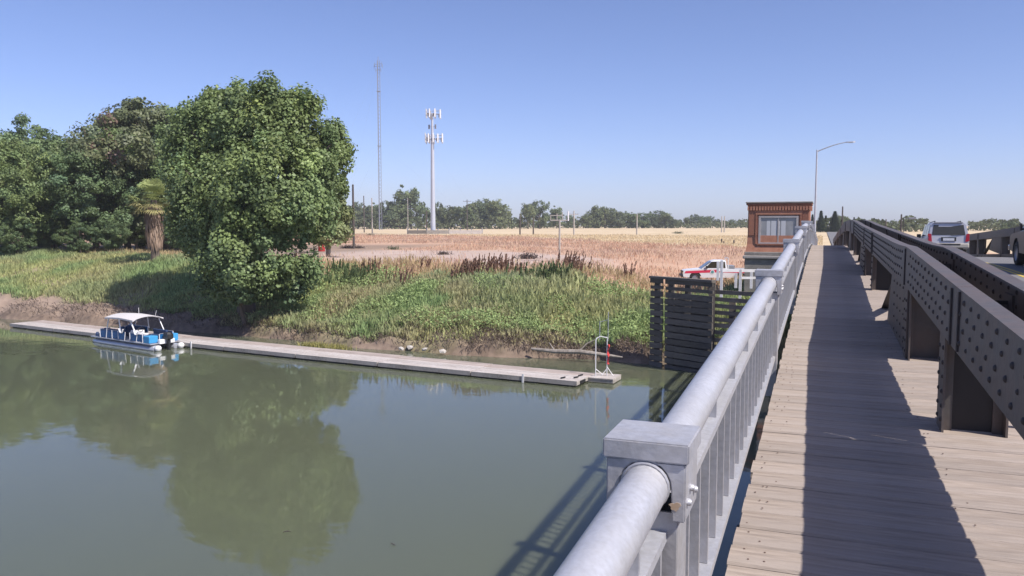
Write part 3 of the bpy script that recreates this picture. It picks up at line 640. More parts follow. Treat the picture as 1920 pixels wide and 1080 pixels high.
for px, py, lab in ((737,1021,'small dark twig floating on the open river'),(538,998,'tiny dark leaf scrap floating on the river left of the twig')):
    c = on_z(px, py, .01); T = thing('floating_twig', lab, 'twig', c, random.uniform(0,3))
    MB().tube([(-.09,0,.01),(0,.015,.025),(.1,-.01,.012)], [.008,.012,.005], 6).build('stem', 'pole', T); MB().tube([(0,.015,.02),(.03,.06,.03)], [.006,.003], 5).build('side_twig', 'pole', T)

# ------------------------------------------------------------------ vehicles
def loft(rings, caps=True):
    mb = MB(); n = len(rings[0]); o = 0
    for r in rings: mb.v += [tuple(p) for p in r]
    for i in range(len(rings)-1):
        for k in range(n):
            k2 = (k+1) % n; mb.f.append((i*n+k, i*n+k2, (i+1)*n+k2, (i+1)*n+k))
    mb.f.append(tuple(range(n))); e = (len(rings)-1)*n; mb.f.append(tuple(e+k for k in range(n)))
    return mb
def ring_of(half): return [(x,y,z) for x,y,z in half]+[(-x,y,z) for x,y,z in reversed(half)]
def glass_quad(T, name, pts, m='carglass', off=.006, inset=0):
    p = [Vector(q) for q in pts]; c = sum(p, Vector())/len(p); n = (p[1]-p[0]).cross(p[2]-p[0]).normalized()
    if n.dot(c-Vector((0,c.y*.6,.9))) < 0: n = -n
    p = [q+(c-q)*inset for q in p]
    return MB().sweep([[q-n*.004 for q in p],[q+n*off for q in p]]).build(name, m, T)
def wheel(T, x, y, r, side):
    w_ = MB().lathe([(r*.62,-.11),(r*.9,-.115),(r,-.08),(r,.08),(r*.9,.115),(r*.62,.11)], 22, 'x', c=(x,y,r)).build('wheel', 'tyre', T, smooth=True)
    s = side
    MB().lathe([(.001,s*.07),(r*.2,s*.085),(r*.55,s*.06),(r*.64,s*.105),(r*.64,-s*.1),(.001,-s*.1)], 18, 'x', c=(x,y,r)).build('rim', 'rim', w_, smooth=True)
def suv(label, loc, rz, paint, rx=0, s=1.0, group=None):
    T = thing('suv', label, 'car', loc, rz, group); T.rotation_euler = (rx, 0, rz); T.scale = (s, s, s)
    R = []
    def st(yl, yu, zb, belt, roof, wl=1.0, wr=.80): return ring_of([(wl*.93,yl,zb),(wl,yl,.62),(wl,yl,belt-.08),(wl*.975,yl+(yu-yl)*.08,belt),(wr+.05,yu-.0,roof-.10),(wr-.08,yu,roof),(wr*.35,yu,roof+.025)])
    R.append(st(-2.55,-2.30,.55,1.12,1.83,.96,.80)); R.append(st(-2.45,-2.2,.42,1.12,1.86)); R.append(st(-1.2,-1.2,.36,1.12,1.88)); R.append(st(.2,.1,.36,1.12,1.87)); R.append(st(1.15,.45,.36,1.10,1.80))
    R.append(ring_of([(.93,1.25,.36),(1.0,1.25,.62),(1.0,1.25,1.0),(.97,1.25,1.06),(.82,1.22,1.10),(.7,1.22,1.12),(.3,1.22,1.14)]))
    R.append(ring_of([(.92,2.3,.36),(.98,2.3,.62),(.97,2.3,.9),(.94,2.3,.96),(.8,2.3,1.0),(.7,2.3,1.02),(.3,2.3,1.04)])); R.append(ring_of([(.86,2.55,.42),(.92,2.55,.62),(.9,2.55,.8),(.88,2.52,.85),(.76,2.5,.88),(.65,2.5,.9),(.3,2.5,.9)]))
    loft(R).build('body', paint, T, smooth=32)
    glass_quad(T, 'rear_window', [(-.80,-2.535,1.17),(.80,-2.535,1.17),(.72,-2.33,1.72),(-.72,-2.33,1.72)])
    for sd in (-1, 1):
        for ya, yb in ((-2.2,-1.35),(-1.25,-.35),(-.25,.75)):
            glass_quad(T, 'side_window', [(sd*.972,ya,1.16),(sd*.972,yb,1.16),(sd*.862,min(yb,.5)-.02,1.72),(sd*.862,ya+.08,1.72)])
        tl = MB().sweep([[(sd*(.80+dx),-2.54+dy*.0-(.035 if q else 0),z) for dx, dy, z in ((0,0,.80),(.17,0,.84),(.16,0,1.25),(.04,0,1.22))] for q in (0,1)]).build('tail_light', 'taillight', T)
        MB().sweep([[(sd*(.95+q*.045),y_,z) for y_, z in ((-2.52,.85),(-2.3,.9),(-2.35,1.22),(-2.5,1.24))] for q in (0,1)]).build('tail_light', 'taillight', T)
        m_ = MB().box(sd*1.02-.02,sd*1.02+.16*sd+.02,.72,.84,1.08,1.3).build('mirror', 'black', T, bevel=.03) if sd > 0 else MB().box(-1.22,-1.0,.72,.84,1.08,1.3).build('mirror', 'black', T, bevel=.03)
        wheel(T, sd*.86, -1.6, .39, sd); wheel(T, sd*.86, 1.55, .39, sd)
        MB().tube([(sd*.62,-2.0,1.94),(sd*.62,.3,1.94)], .02, 6).build('roof_rail', 'black', T)
        for q in (-1.9,.2): MB().box(sd*.62-.03,sd*.62+.03,q-.05,q+.05,1.87,1.93).build('rail_foot', 'black', T)
    bp_ = MB().box(-.97,.97,-2.72,-2.46,.46,.72).build('rear_bumper', 'beige', T, bevel=.06); MB().box(-.55,.55,-2.735,-2.715,.63,.70).build('step_pad', 'black', bp_)
    pr = MB().box(-.36,.36,-2.575,-2.555,.84,1.04).build('plate_recess', 'black', T); MB().box(-.27,.27,-2.59,-2.577,.86,1.0).build('licence_plate', 'plate', pr); MB().box(-.38,.38,-2.60,-2.556,1.045,1.085).build('plate_lamp_bar', 'chrome', pr)
    MB().tube([(.1,-2.57,1.17),(.62,-2.54,1.20)], .02, 6).build('rear_wiper', 'black', T); MB().box(-.7,.7,-2.42,-2.28,1.835,1.87).build('spoiler', paint, T, bevel=.012)
    for x in (-.6,.6): MB().box(x-.12,x+.12,-2.50,-2.4,.34,.46).build('tow_hook', 'black', T)
    return T
def pickup(label, loc, rz, paint, rx=0, stripe=False, cover=False):
    T = thing('pickup_truck', label, 'truck', loc, rz); T.rotation_euler = (rx, 0, rz)
    # lower body: extruded side outline with wheel arches; front is +y
    L2 = 2.75
    def arch(yc, r=.46, n=8): return [(yc+r*math.cos(a), .42+r*math.sin(a)) for a in np.linspace(0, math.pi, n)]
    out = [(-L2,.5),(-L2,1.08),(-.72,1.1)]+[(.95,1.1),(1.35,1.08),(2.4,.99),(2.68,.9),(2.72,.5)]
    low = [(2.3,.42)]+arch(1.75)+[(-.6,.42)]+arch(-1.65)+[(-2.3,.42)]
    ring = [(y,z) for y,z in out]+[(y,z) for y,z in low]
    b_ = MB().sweep([[(.90,y,z) for y,z in ring],[(.97,y,z) for y,z in [(q[0],q[1]) for q in ring]]]); 
    MB().sweep([[(x,y,z) for y,z in ring] for x in (-.96,-.90)]).build('side_panel', paint, T); MB().sweep([[(x,y,z) for y,z in ring] for x in (.90,.96)]).build('side_panel', paint, T)
    MB().box(-.898,.898,.85,2.68,.55,.92).build('engine_block', 'black', T)
    MB().sweep([[(x,1.0,1.06),(x,1.4,1.09),(x,2.4,1.0),(x,2.66,.91),(x,2.66,.86),(x,2.4,.93),(x,1.0,.98)] for x in (-.899,.899)]).build('hood', paint, T, smooth=20)
    MB().box(-.9,.9,2.66,2.70,.62,.86).build('grille', 'black', T); MB().box(-.98,.98,2.68,2.82,.44,.62).build('front_bumper', 'black' if stripe else 'chrome', T, bevel=.03)
    for sd in (-1,1): MB().box(sd*.77-.12,sd*.77+.12,2.69,2.715,.7,.84).build('headlight', 'chrome', T); MB().box(sd*.88-.08,sd*.88+.08,-L2-.015,-L2+.02,.72,1.05).build('tail_light', 'taillight', T)
    cab = loft([ring_of([(.955,y0,1.085),(.93,y0+(y1-y0)*.15,1.2),(.80,y1,z1-.08),(.68,y1,z1)]) for y0,y1,z1 in ((-.70,-.60,1.74),(-.4,-.4,1.77),(.35,.2,1.77),(1.28,.52,1.70))])
    cab.build('cab', paint, T, smooth=32)
    MB().box(-.9,.9,-.70,1.0,.5,1.083).build('cab_floor', paint, T)
    for sd in (-1,1):
        glass_quad(T, 'side_window', [(sd*.946,.02,1.17),(sd*.946,1.0,1.17),(sd*.83,.5,1.66),(sd*.83,.02,1.66)]); glass_quad(T, 'side_window', [(sd*.946,-.55,1.17),(sd*.946,-.06,1.17),(sd*.83,-.06,1.66),(sd*.83,-.5,1.66)])
        MB().box(sd*1.02-.03*1,sd*1.02+.03,.82,.98,1.12,1.34).box(*sorted((sd*.93,sd*1.0)),.86,.92,1.14,1.2).build('mirror', 'black', T); wheel(T, sd*.84, 1.75, .38, sd); wheel(T, sd*.84, -1.65, .38, sd)
        MB().box(*sorted((sd*.961,sd*.972)),.0,.16,.93,.97).build('door_handle', 'black', T)
        if stripe:
            pts = [(2.6,.74),(2.5,.92),(1.0,1.0),(.0,1.06),(-2.7,.94),(-2.7,.76),(.0,.84),(1.0,.80)]
            MB().sweep([[(sd*.961,y,z) for y,z in pts],[(sd*.967,y,z) for y,z in pts]]).build('red_stripe', 'redstripe', T)
            em = MB().lathe([(.001,sd*.975),(.17,sd*.975),(.17,sd*.96)], 20, 'x', c=(0,.45,.86)).build('emblem', 'emblem_ring', T); MB().lathe([(.001,sd*.981),(.12,sd*.981),(.12,sd*.9755)], 20, 'x', c=(0,.45,.86)).build('emblem_centre', 'emblem', em)
    glass_quad(T, 'windshield', [(-.80,1.22,1.16),(.80,1.22,1.16),(.70,.60,1.64),(-.70,.60,1.64)]); glass_quad(T, 'rear_window', [(-.7,-.69,1.2),(.7,-.69,1.2),(.64,-.62,1.62),(-.64,-.62,1.62)])
    MB().box(-.9,.9,-L2+.06,-.74,.66,.72).build('bed_floor', 'black', T); MB().box(-.9,.9,-L2,-L2+.055,.6,1.07).build('tailgate', paint, T, bevel=.015); MB().box(-.96,.96,-L2-.13,-L2-.02,.42,.58).build('rear_bumper', 'chrome', T, bevel=.03)
    MB().box(-.899,.899,-.74,-.705,.6,1.083).build('bed_front', paint, T)
    if cover: MB().box(-.97,.97,-L2-.02,-.73,1.112,1.22).build('bed_cover', 'black', T, bevel=.03)
    if stripe:
        rk = MB()
        for sd in (-1,1): MB().box(sd*.8-.03,sd*.8+.03,-.80,-.745,1.105,1.9).build('rack_post', 'white', T)
        MB().box(-.85,.85,-.8,-.745,1.9,1.96).build('rack_bar', 'white', T); MB().box(-.6,.6,-1.3,-.85,1.05,1.35).build('toolbox', 'alu', T)
    return T
def on_deck(x, y): return (x, y, dz(y)+ROAD+.003)
def pit(y): return math.atan((dz(y+1)-dz(y-1))/2)
suv('silver suv driving away on the bridge road behind the truss', on_deck(6.35,51.4), 0, 'silver', pit(51.4))
pickup('grey truck with a black bed cover cut off by the right edge of the picture', on_deck(6.72,27.9), 0, 'greycar', pit(27.9), cover=True)
suv('small bright green car ahead of the silver suv on the bridge', on_deck(float(at_depth(1738,450,62)[0]),float(at_depth(1738,450,62)[1])), 0, 'greencar', pit(64), s=.80)
tp = ghit(1316, 520); tp = stand(1345, 63)
tk = pickup('white truck with a red side stripe parked on the dirt ramp below the brick tower', tp, math.pi/2+YAW-.10, 'whitecar', 0, stripe=True)

# ------------------------------------------------------------------ lamps, towers and poles
def street_lamp(label, x, y, z, H, arm, dirn):
    T = thing('street_lamp', label, 'street lamp', (x,y,z)); MB().tube([(0,0,0),(0,0,.5),(0,0,H)], [.13,.11,.06], 12).build('pole', 'galv', T, smooth=True); MB().box(-.2,.2,-.2,.2,-.05,.04).build('base_plate', 'galv_dull', T)
    pts = [(dirn*arm*t_, 0, H-.15+.75*math.sin(t_*math.pi/2)) for t_ in np.linspace(0,.82,9)]; MB().tube(pts, [.05-.015*i/8 for i in range(9)], 8).build('arm', 'galv', T, smooth=True)
    e = pts[-1]; hd = MB().sweep([[(e[0]+dirn*u,v*w_,e[2]+zz) for v, zz in ((-1,-.04),(1,-.04),(.8,.05),(-.8,.05))] for u, w_ in ((-.05,.06),(.15,.12),(.55,.13),(.7,.05))]).build('lamp_head', 'galv_dull', T)
    MB().sweep([[(e[0]+dirn*u,v*.09,e[2]-.041+zz) for v, zz in ((-1,0),(1,0),(.7,-.03),(-.7,-.03))] for u in (.18,.5)]).build('lens', 'glass', hd)
lp_ = at_depth(1527, 450, 71); street_lamp('tall grey street lamp at the end of the bridge beside the brick tower', lp_[0], lp_[1], 4.6, 9.5, 2.9, 1)
def cell_tower():
    p = stand(812, 228); z0 = p.z; T = thing('cell_tower', 'grey cell phone tower with two rings of white antennas in the dry field', 'tower', p)
    zt = EYE+(422-207)*228/FPX-z0
    MB().tube([(0,0,0),(0,0,zt*.72),(0,0,zt-1.2)], [.72,.46,.26], 16).build('pole', 'towergrey', T, smooth=True); MB().lathe([(1.2,0),(1.2,.4),(.001,.4)], 16).build('footing', 'concrete', T)
    def platform(z, r, n, hp, label):
        pf = MB(); 
        for k in range(3):
            a0 = 2*math.pi*k/3+.4; a1 = a0+2*math.pi/3; A = Vector((r*math.cos(a0), r*math.sin(a0), z)); B = Vector((r*math.cos(a1), r*math.sin(a1), z))
            pf.bar(A,B,.12,.12); pf.bar((0,0,z-.2),(A+B)/2,.12,.14); pf.bar((0,0,z-.9),(A+B)/2,.08,.08); pf.bar(A+Vector((0,0,.9)),B+Vector((0,0,.9)),.07,.07)
        P_ = pf.build('platform', 'mast', T)
        for k in range(3):
            a0 = 2*math.pi*k/3+.4; a1 = a0+2*math.pi/3; A = Vector((r*math.cos(a0), r*math.sin(a0), z)); B = Vector((r*math.cos(a1), r*math.sin(a1), z)); nrm = ((A+B)/2-Vector((0,0,z))).normalized(); an = math.atan2(nrm.y, nrm.x)
            for j in range(n):
                c = A+(B-A)*((j+.35)/(n-.3)); a_ = put('antenna', ant_me, T, c+nrm*.15+Vector((0,0,random.uniform(-.1,.25))), (0,0,an), (1,1,hp/2.2)); put('radio_unit', rru_me, a_, (-.38,0,-.35))
    ant_me = MB().box(.05,.25,-.2,.2,-1.1,1.1).build('antenna', 'panelwhite', mesh_only=True, bevel=.04); rru_me = MB().box(-.1,.12,-.17,.17,-.4,.35).build('radio_unit', 'mast', mesh_only=True)
    platform(zt-1.5, 2.6, 3, 2.4, ''); platform(EYE+(422-262)*228/FPX-z0, 3.1, 4, 2.5, '')
    zz = EYE+(422-240)*228/FPX-z0
    for s in (-1,1): MB().bar((0,0,zz),(s*1.0,0,zz),.08,.08).box(s*1.0-.2,s*1.0+.2,-.15,.15,zz-.6,zz+.6).build('small_antenna', 'mast', T)
    c = thing('equipment_wall', 'low grey and white equipment enclosure at the foot of the cell tower', 'enclosure', stand(836, 224))
    q = lambda px, D: Vector(stand(px, D))-c.location
    for a_, b_, m in ((764,800,'fender'),(800,842,'mould'),(842,904,'dock')):
        A = q(a_,226); B = q(b_,226); MB().bar((A.x,A.y,.6),(B.x,B.y,.6),.12,1.0).build('wall_panel', m, c)
    for px in (764,783,800,821,842,863,884,904): A = q(px,226.2); MB().box(A.x-.1,A.x+.1,A.y-.1,A.y+.1,0,1.6).build('fence_post', 'mast', c)
cell_tower()
def radio_mast():
    D = 360; p = stand(713, D); zt = EYE+(422-119)*D/FPX-p.z; T = thing('radio_mast', 'tall thin lattice radio mast behind the dry field', 'mast', p)
    r = .75
    c = [(r*math.cos(a), r*math.sin(a)) for a in (.35,.35+2.094,.35+4.189)]
    for x, y in c: MB().tube([(x,y,0),(x*.9,y*.9,zt)], .12, 6).build('leg', 'mast', T)
    br = MB(); n = 46
    for k in range(n):
        z0, z1 = zt*k/n, zt*(k+1)/n
        for i in range(3): A = c[i]; B = c[(i+1) % 3]; br.bar((A[0],A[1],z0),(B[0],B[1],z1),.06,.06)
    o = br.build('bracing', 'mast', T); o['kind'] = 'stuff'
    for z, w_ in ((zt-1.6,3.6),(zt-2.6,4.2),(zt-4.2,2.6)):
        a = MB().bar((-w_*.5,0,z),(w_*.5,0,z),.14,.14).build('cross_arm', 'mast', T)
        for s in (-1,1): MB().tube([(s*w_*.5,0,z-.9),(s*w_*.5,0,z+.9)], .09, 6).build('whip', 'mast', a)
    MB().tube([(0,0,zt),(0,0,zt+1.6)], .12, 6).build('top_antenna', 'mast', T)
    for z in (zt*.82,zt*.5): MB().lathe([(.8,-.15),(1.0,.0),(.8,.15)], 10, c=(0,0,z)).build('beacon', 'mast', T)
    for a in (.4,2.5,4.6):
        for z in (zt*.95,zt*.5): MB().tube([(math.cos(a)*r,math.sin(a)*r,z),(math.cos(a)*48,math.sin(a)*48,.2)], .012, 4).build('guy_wire', 'mast', T)
radio_mast()
def utility_pole(label, px, py_top, py_base, r, arms=(), m='pole', D=None):
    p = stand(px, D) if D else ghit(px, py_base); d = float(np.dot(np.array(p)-np.array([0,0,EYE]), F_)); top = EYE+(422-py_top)*d/FPX
    h = top-p.z; T = thing('utility_pole', label, 'pole', p, YAW, 'wooden poles in the field')
    MB().tube([(0,0,-.3),(0,0,h*.5),(0,0,h)], [r,r*.85,r*.7], 10).build('pole', m, T, smooth=True)
    for z, w_ in arms:
        a = MB().bar((-w_/2,0,h-z),(w_/2,0,h-z),.12,.14).build('cross_arm', m, T)
        for k in (-.45,-.2,.2,.45): MB().lathe([(.06,0),(.08,.1),(.03,.22),(.001,.24)], 8, c=(w_*k,0,h-z+.07)).build('insulator', 'mast', a)
    MB().lathe([(r*.72,0),(r*.74,.05),(.001,.14)], 10, c=(0,0,h)).build('pole_top', m, T)
for a in (('dark wooden pole standing by the dirt track right of the big tree',663.5,348,467,.17,()), ('pale bare pole left of the tall lattice mast',698,372,438,.2,(),'palepole'), ('thin dark pole left of the mast in front of the far trees',683,368,436,.2,()),
          ('dark short pole just left of the cell tower base',800,396,436,.26,()), ('dark utility pole with a small cross arm right of the cell tower',876,375,433,.22,((.6,3.2),)), ('left of the two dark poles in front of the lone far trees',975,402,441,.2,()),
          ('right and leaning one of the two dark poles in front of the lone far trees',1000,407,441,.2,()), ('pale pole with a short cross arm right of the white cross post',1076,396,441,.2,((.8,2.2),),'palepole'), ('pale pole in front of the middle of the far tree row',1194,402,440,.2,(),'palepole'),
          ('left pole of the pale pair near the brick tower',1353,406,436,.22,(),'palepole'), ('right pole of the pale pair near the brick tower',1358,406,436,.22,(),'palepole'), ('thin pole among the trees left of the cell tower',765,372,434,.16,(),'palepole')): utility_pole(*a)
utility_pole('dark utility pole rising above the truss left of the silver suv', 1689.5, 403, 430, .17, (), 'pole', 130)
utility_pole('slim far pole above the truss right of the conifers', 1661, 412, 430, .2, (), 'pole', 190)
utility_pole('thin pole in front of the conifers at the end of the bridge', 1579, 389, 440, .11, (), 'pole', 95)
pl_ = at_depth(1697, 411, 128); q_ = at_depth(1709, 411, 128)
T = thing('roadside_light', 'grey lamp head hanging on an arm beside the dark pole above the truss', 'street lamp', stand(1690.9, 130)); zz = EYE+(422-410)*130/FPX-T.location.z
MB().tube([(.25,0,zz-.1),(.9,-.3,zz+.05)], .05, 6).build('arm', 'mast', T); MB().box(.9,2.0,-.5,-.2,zz-.04,zz+.20).build('lamp_head', 'mast', T, bevel=.03); MB().box(1.0,1.9,-.46,-.24,zz-.10,zz-.042).build('lens', 'glass', T); MB().tube([(.25,0,0),(.25,0,zz)], .06, 6).build('pole', 'pole', T)
# white cross post at the top of the bank
p = ghit(1049, 493); d = float(np.dot(np.array(p)-np.array([0,0,EYE]), F_)); k_ = d/FPX
T = thing('cross_post', 'white wooden post with a cross bar standing above the green bank', 'post', p, YAW)
h = EYE+(422-412)*k_-p.z; MB().tube([(0,0,-.3),(0,0,h)], [.09,.075], 10).build('post', 'palepole', T, smooth=True); MB().bar((-17*k_,0,h-.05),(16*k_,0,h-.05),.07,.10).build('cross_bar', 'palepole', T)
for x, hh in ((-17,9),(-5,12),(5,14),(16,16)): MB().tube([(x*k_,0,h-.1),(x*k_,0,h+hh*k_)], .035 if x < 10 else .06, 6).build('upright', 'palepole' if x < 10 else 'white', T)
MB().bar((-17*k_,0,h+8*k_),(5*k_,0,h+8*k_),.05,.06).build('upper_bar', 'palepole', T)
# small posts in the pale field
for px, py0, py1, lab in ((1353,449,458,'tallest dark stake in the pale grass left of the brick tower'),(1357,453.5,458,'shortest dark stake in the pale grass left of the brick tower'),(1376,451,458.5,'dark stake nearest to the brick tower in the pale grass')):
    p = ghit(px, py1); d = float(np.dot(np.array(p)-np.array([0,0,EYE]), F_)); T = thing('field_stake', lab, 'stake', p, 0, 'stakes by the tower')
    MB().tube([(0,0,-.2),(0,0,(py1-py0)*d/FPX)], .11, 6).build('stake', 'pole', T); MB().lathe([(.12,0),(.001,.08)], 6, c=(0,0,(py1-py0)*d/FPX)).build('stake_top', 'pole', T)

# ------------------------------------------------------------------ things on the left bank
def barrel(px, py, label):
    p = ghit(px, py); T = tag(MB().lathe([(.001,0),(.29,0),(.30,.03),(.28,.3),(.305,.32),(.28,.34),(.28,.6),(.305,.62),(.28,.64),(.29,.88),(.001,.88)], 20).build('barrel', 'barrel', None, smooth=30), label, 'barrel'); T.location = p; T.scale = (1.35,1.35,1.35)
barrel(603, 472, 'red steel barrel beside the trunk of the small tree by the dirt track')
def picnic_table(px, py, label, s=1.0, rz=0, m='darkwood'):
    p = ghit(px, py); T = thing('picnic_table', label, 'table', p, rz); T.scale = (s,s,s)
    for k in range(5): MB().box(-.95,.95,-.36+k*.146,-.36+k*.146+.138,.72,.76).build('top_board', m, T)
    for y in (-.72,.72):
        for k in (0,1): MB().box(-.95,.95,y-.13+k*.135,y-.13+k*.135+.127,.42,.46).build('seat_board', m, T)
    for x in (-.7,.7):
        MB().bar((x,-.62,0),(x,-.2,.718),.05,.12,up=(1,0,0)).build('leg', m, T); MB().bar((x,.62,0),(x,.2,.718),.05,.12,up=(1,0,0)).build('leg', m, T); MB().box(x-.025,x+.025,-.85,.85,.36,.418).build('bearer', m, T)
picnic_table(572, 484, 'dark picnic table in the shade of the big tree', 1.25, YAW+.15)
picnic_table(118, 470, 'pale picnic table under the trees at far left', 1.25, YAW-.05, 'palepole')
def rock(p, s, label, group):
    r = random.Random(int(p[0]*100)); bm = bmesh.new(); bmesh.ops.create_icosphere(bm, subdivisions=1, radius=1)
    for v in bm.verts: v.co *= r.uniform(.62,1.2); v.co.z *= .62
    me = bpy.data.meshes.new('rock'); bm.to_mesh(me); bm.free(); me.materials.append(M['rock']); o = put('rock', me, None, p, (r.uniform(-.3,.3),r.uniform(-.3,.3),r.uniform(0,6)), (s*r.uniform(.9,1.3),s,s)); tag(o, label, 'rock', group)
for i_, (px, py, s) in enumerate(((757,650,.30),(764,646,.34),(771,643,.36),(768,653,.22),(751,655,.2),(795,657,.2),(829,661,.24),(778,651,.2))):
    p = on_z(px, py+4, .05); rock((p[0], p[1]+.1, .22), s, ['middle low rock of the pale heap behind the dock','upper left rock of the pale heap behind the dock','topmost pale rock of the heap at the water edge behind the dock','lowest pale rock of the heap behind the dock','leftmost small pale rock at the water edge behind the dock','single small pale rock between the heap and the ladder','pale flat rock farthest right at the water edge behind the dock','rightmost small rock of the pale heap behind the dock'][i_], 'pale rocks at the water edge')
lg = on_z(1075, 668, .35); T = thing('driftwood_log', 'bare driftwood log lying on the eroded bank near the ladder', 'log', (lg[0], lg[1]+.4, .45), .05)
MB().tube([(-2.6,.2,.1),(-1.2,0,.05),(.3,-.1,.12),(1.6,0,.0),(2.6,.1,-.1)], [.07,.12,.13,.10,.04], 8).build('trunk', 'palebark', T, smooth=True); MB().tube([(.2,0,.12),(.6,.2,.55),(1.1,.25,.8)], [.06,.04,.015], 6).build('branch', 'palebark', T, smooth=True); MB().tube([(-1.2,0,.1),(-1.6,.3,.5)], [.05,.015], 6).build('branch', 'palebark', T, smooth=True)

# ------------------------------------------------------------------ foliage
def unit(n):
    v = rng.normal(size=(n,3)); return v/np.linalg.norm(v, axis=1, keepdims=True)
def leaf_quads(P, nrm, size, asp=.72):
    n = len(P); t = unit(n); t = t-nrm*(t*nrm).sum(1, keepdims=True); t /= np.linalg.norm(t, axis=1, keepdims=True)+1e-9; b_ = np.cross(nrm, t)
    s = size[:,None] if hasattr(size,'__len__') else size
    return np.stack([P-t*s*.5, P+b_*s*.5*asp-t*s*.08, P+t*s*.5, P-b_*s*.5*asp-t*s*.08], 1)
def crown_mesh(name, lobes, clumps, per, leaf, base, rc=.9, m='leaf', tint=None, droop=0, fill=.25, squash=.8):
    """lobes: (x,y,z,rx,ry,rz); leaf clumps gathered near the lobes' surfaces; colour = base leaf colour with natural variation"""
    L = np.array(lobes, float); vol = (L[:,3]*L[:,4]*L[:,5])**.67; pick = rng.choice(len(L), clumps, p=vol/vol.sum())
    d = unit(clumps); d[:,2] = np.where(d[:,2] < -.3, d[:,2]*.7, d[:,2])
    r = np.where(rng.random(clumps) < fill, rng.uniform(.3,.75,clumps), rng.uniform(.78,1.06,clumps))
    c = L[pick,:3]+d*L[pick,3:]*r[:,None]
    crad = rc*rng.uniform(.6,1.35,clumps)
    o = rng.normal(size=(clumps,per,3)); o /= np.linalg.norm(o,axis=2,keepdims=True); o *= rng.random((clumps,per,1))**.45
    P = c[:,None,:]+o*crad[:,None,None]*np.array([1,1,squash]); 
    if droop: P[:,:,2] -= droop*np.linalg.norm(o[:,:,:2],axis=2)*crad[:,None]
    nrm = o*.7+d[:,None,:]*.5+np.array([0,0,.35])+rng.normal(size=o.shape)*.55; nrm /= np.linalg.norm(nrm,axis=2,keepdims=True)
    P = P.reshape(-1,3); nrm = nrm.reshape(-1,3); n = len(P)
    V = leaf_quads(P, nrm, leaf*rng.uniform(.6,1.3,n))
    b_ = np.array(base); cl = rng.normal(1,.16,clumps); yl = rng.normal(0,1,clumps)
    col = b_[None,None,:]*np.clip(cl,.55,1.5)[:,None,None]*rng.uniform(.8,1.2,(clumps,per,1))
    col = col*(1+np.array([.05,.02,-.04])[None,None,:]*yl[:,None,None])
    if tint is not None:
        k = (rng.random(clumps) < tint[0]); col[k] = np.array(tint[1])*rng.uniform(.7,1.2,(k.sum(),per,1))
    return npmesh(name, V, 4, m, np.clip(col,.004,.7).reshape(-1,3))
def limbs(h, r, lobes, spread=1.0, seed=0):
    R_ = random.Random(seed); mb = MB(); lean = (R_.uniform(-.4,.4), R_.uniform(-.4,.4))
    pts = [(0,0,-.4),(lean[0]*.2,lean[1]*.2,h*.18),(lean[0]*.6,lean[1]*.6,h*.4),(lean[0],lean[1],h*.75)]
    mb.tube(pts, [r*1.25,r,r*.75,r*.2], 10)
    for l in lobes:
        z0 = min(h*.6, max(h*.14, l[2]*.55)); t_ = z0/(h*.75); a = (lean[0]*t_, lean[1]*t_, z0)
        m_ = ((a[0]+l[0])*.5+R_.uniform(-.5,.5), (a[1]+l[1])*.5+R_.uniform(-.5,.5), (z0+l[2])*.5+.4)
        mb.tube([a, m_, (l[0],l[1],l[2]+l[5]*.3)], [r*.42,r*.28,r*.06], 6)
    return mb
def tree(name, label, loc, crown_me, limb_me, scale=1, rz=0, group=None, cat='tree'):
    T = thing(name, label, cat, loc, rz, group); T.scale = scale if hasattr(scale,'__len__') else (scale,)*3
    put('trunk', limb_me, T); put('crown', crown_me, T); return T
# the big cottonwood on the bank
base = stand(458, 57); k_ = 57.5/FPX
lob = []
for px, py, rx, ry, dd in ((470,246,104,80,0),(395,300,74,92,1.5),(562,262,78,80,.5),(602,330,48,50,-.5),(372,232,34,40,1),(622,282,28,40,0),(505,370,125,105,-3),(405,420,80,100,-1.5),(460,490,84,62,-4),(555,410,62,66,-2),(352,320,36,78,2),(440,222,62,48,1.5),(520,220,62,48,2),(480,330,110,110,4),(560,505,26,36,-3.5),(612,290,34,54,1)):
    p = at_depth(px, py, 57.5+dd); lob.append((p[0]-base.x, p[1]-base.y, p[2]-base.z, rx*k_, max(rx,ry)*k_*.8, ry*k_))
RB = random.Random(5)
for k in range(16):                      # ragged outline: small boughs standing out of the mass
    a = RB.uniform(-.6,3.7); px, py = 484+math.cos(a)*RB.uniform(136,158), 306-math.sin(a)*RB.uniform(128,146); rr = RB.uniform(9,20); p = at_depth(px, py, 57.5+RB.uniform(-3,3)); lob.append((p[0]-base.x, p[1]-base.y, p[2]-base.z, rr*k_, rr*k_, rr*k_*1.4))
cm = crown_mesh('crown', lob, 800, 230, .25, (.195,.255,.098), rc=.85, fill=.16, squash=1.15)
tree('cottonwood_tree', 'huge rounded cottonwood tree overhanging the bank behind the dock', base, cm, limbs(19,.55,lob,seed=3).build('trunk','bark',mesh_only=True,smooth=True))
# skirts of hanging foliage low on the bank, belongs to a willow shrub under it
sb = stand(455, 54.5); lob = []
for px, py, rx, ry in ((455,535,55,36),(500,520,40,40),(415,510,40,45),(535,535,26,30)):
    p = at_depth(px, py, 54.8); lob.append((p[0]-sb.x, p[1]-sb.y, max(.3,p[2]-sb.z), rx*k_, rx*k_, ry*k_))
tree('willow_shrub', 'dark leafy shrub below the huge cottonwood at the shaded bank', sb, crown_mesh('crown', lob, 130, 150, .3, (.15,.22,.10), rc=.75), limbs(3,.16,lob,seed=4).build('trunk','bark',mesh_only=True,smooth=True), cat='shrub')
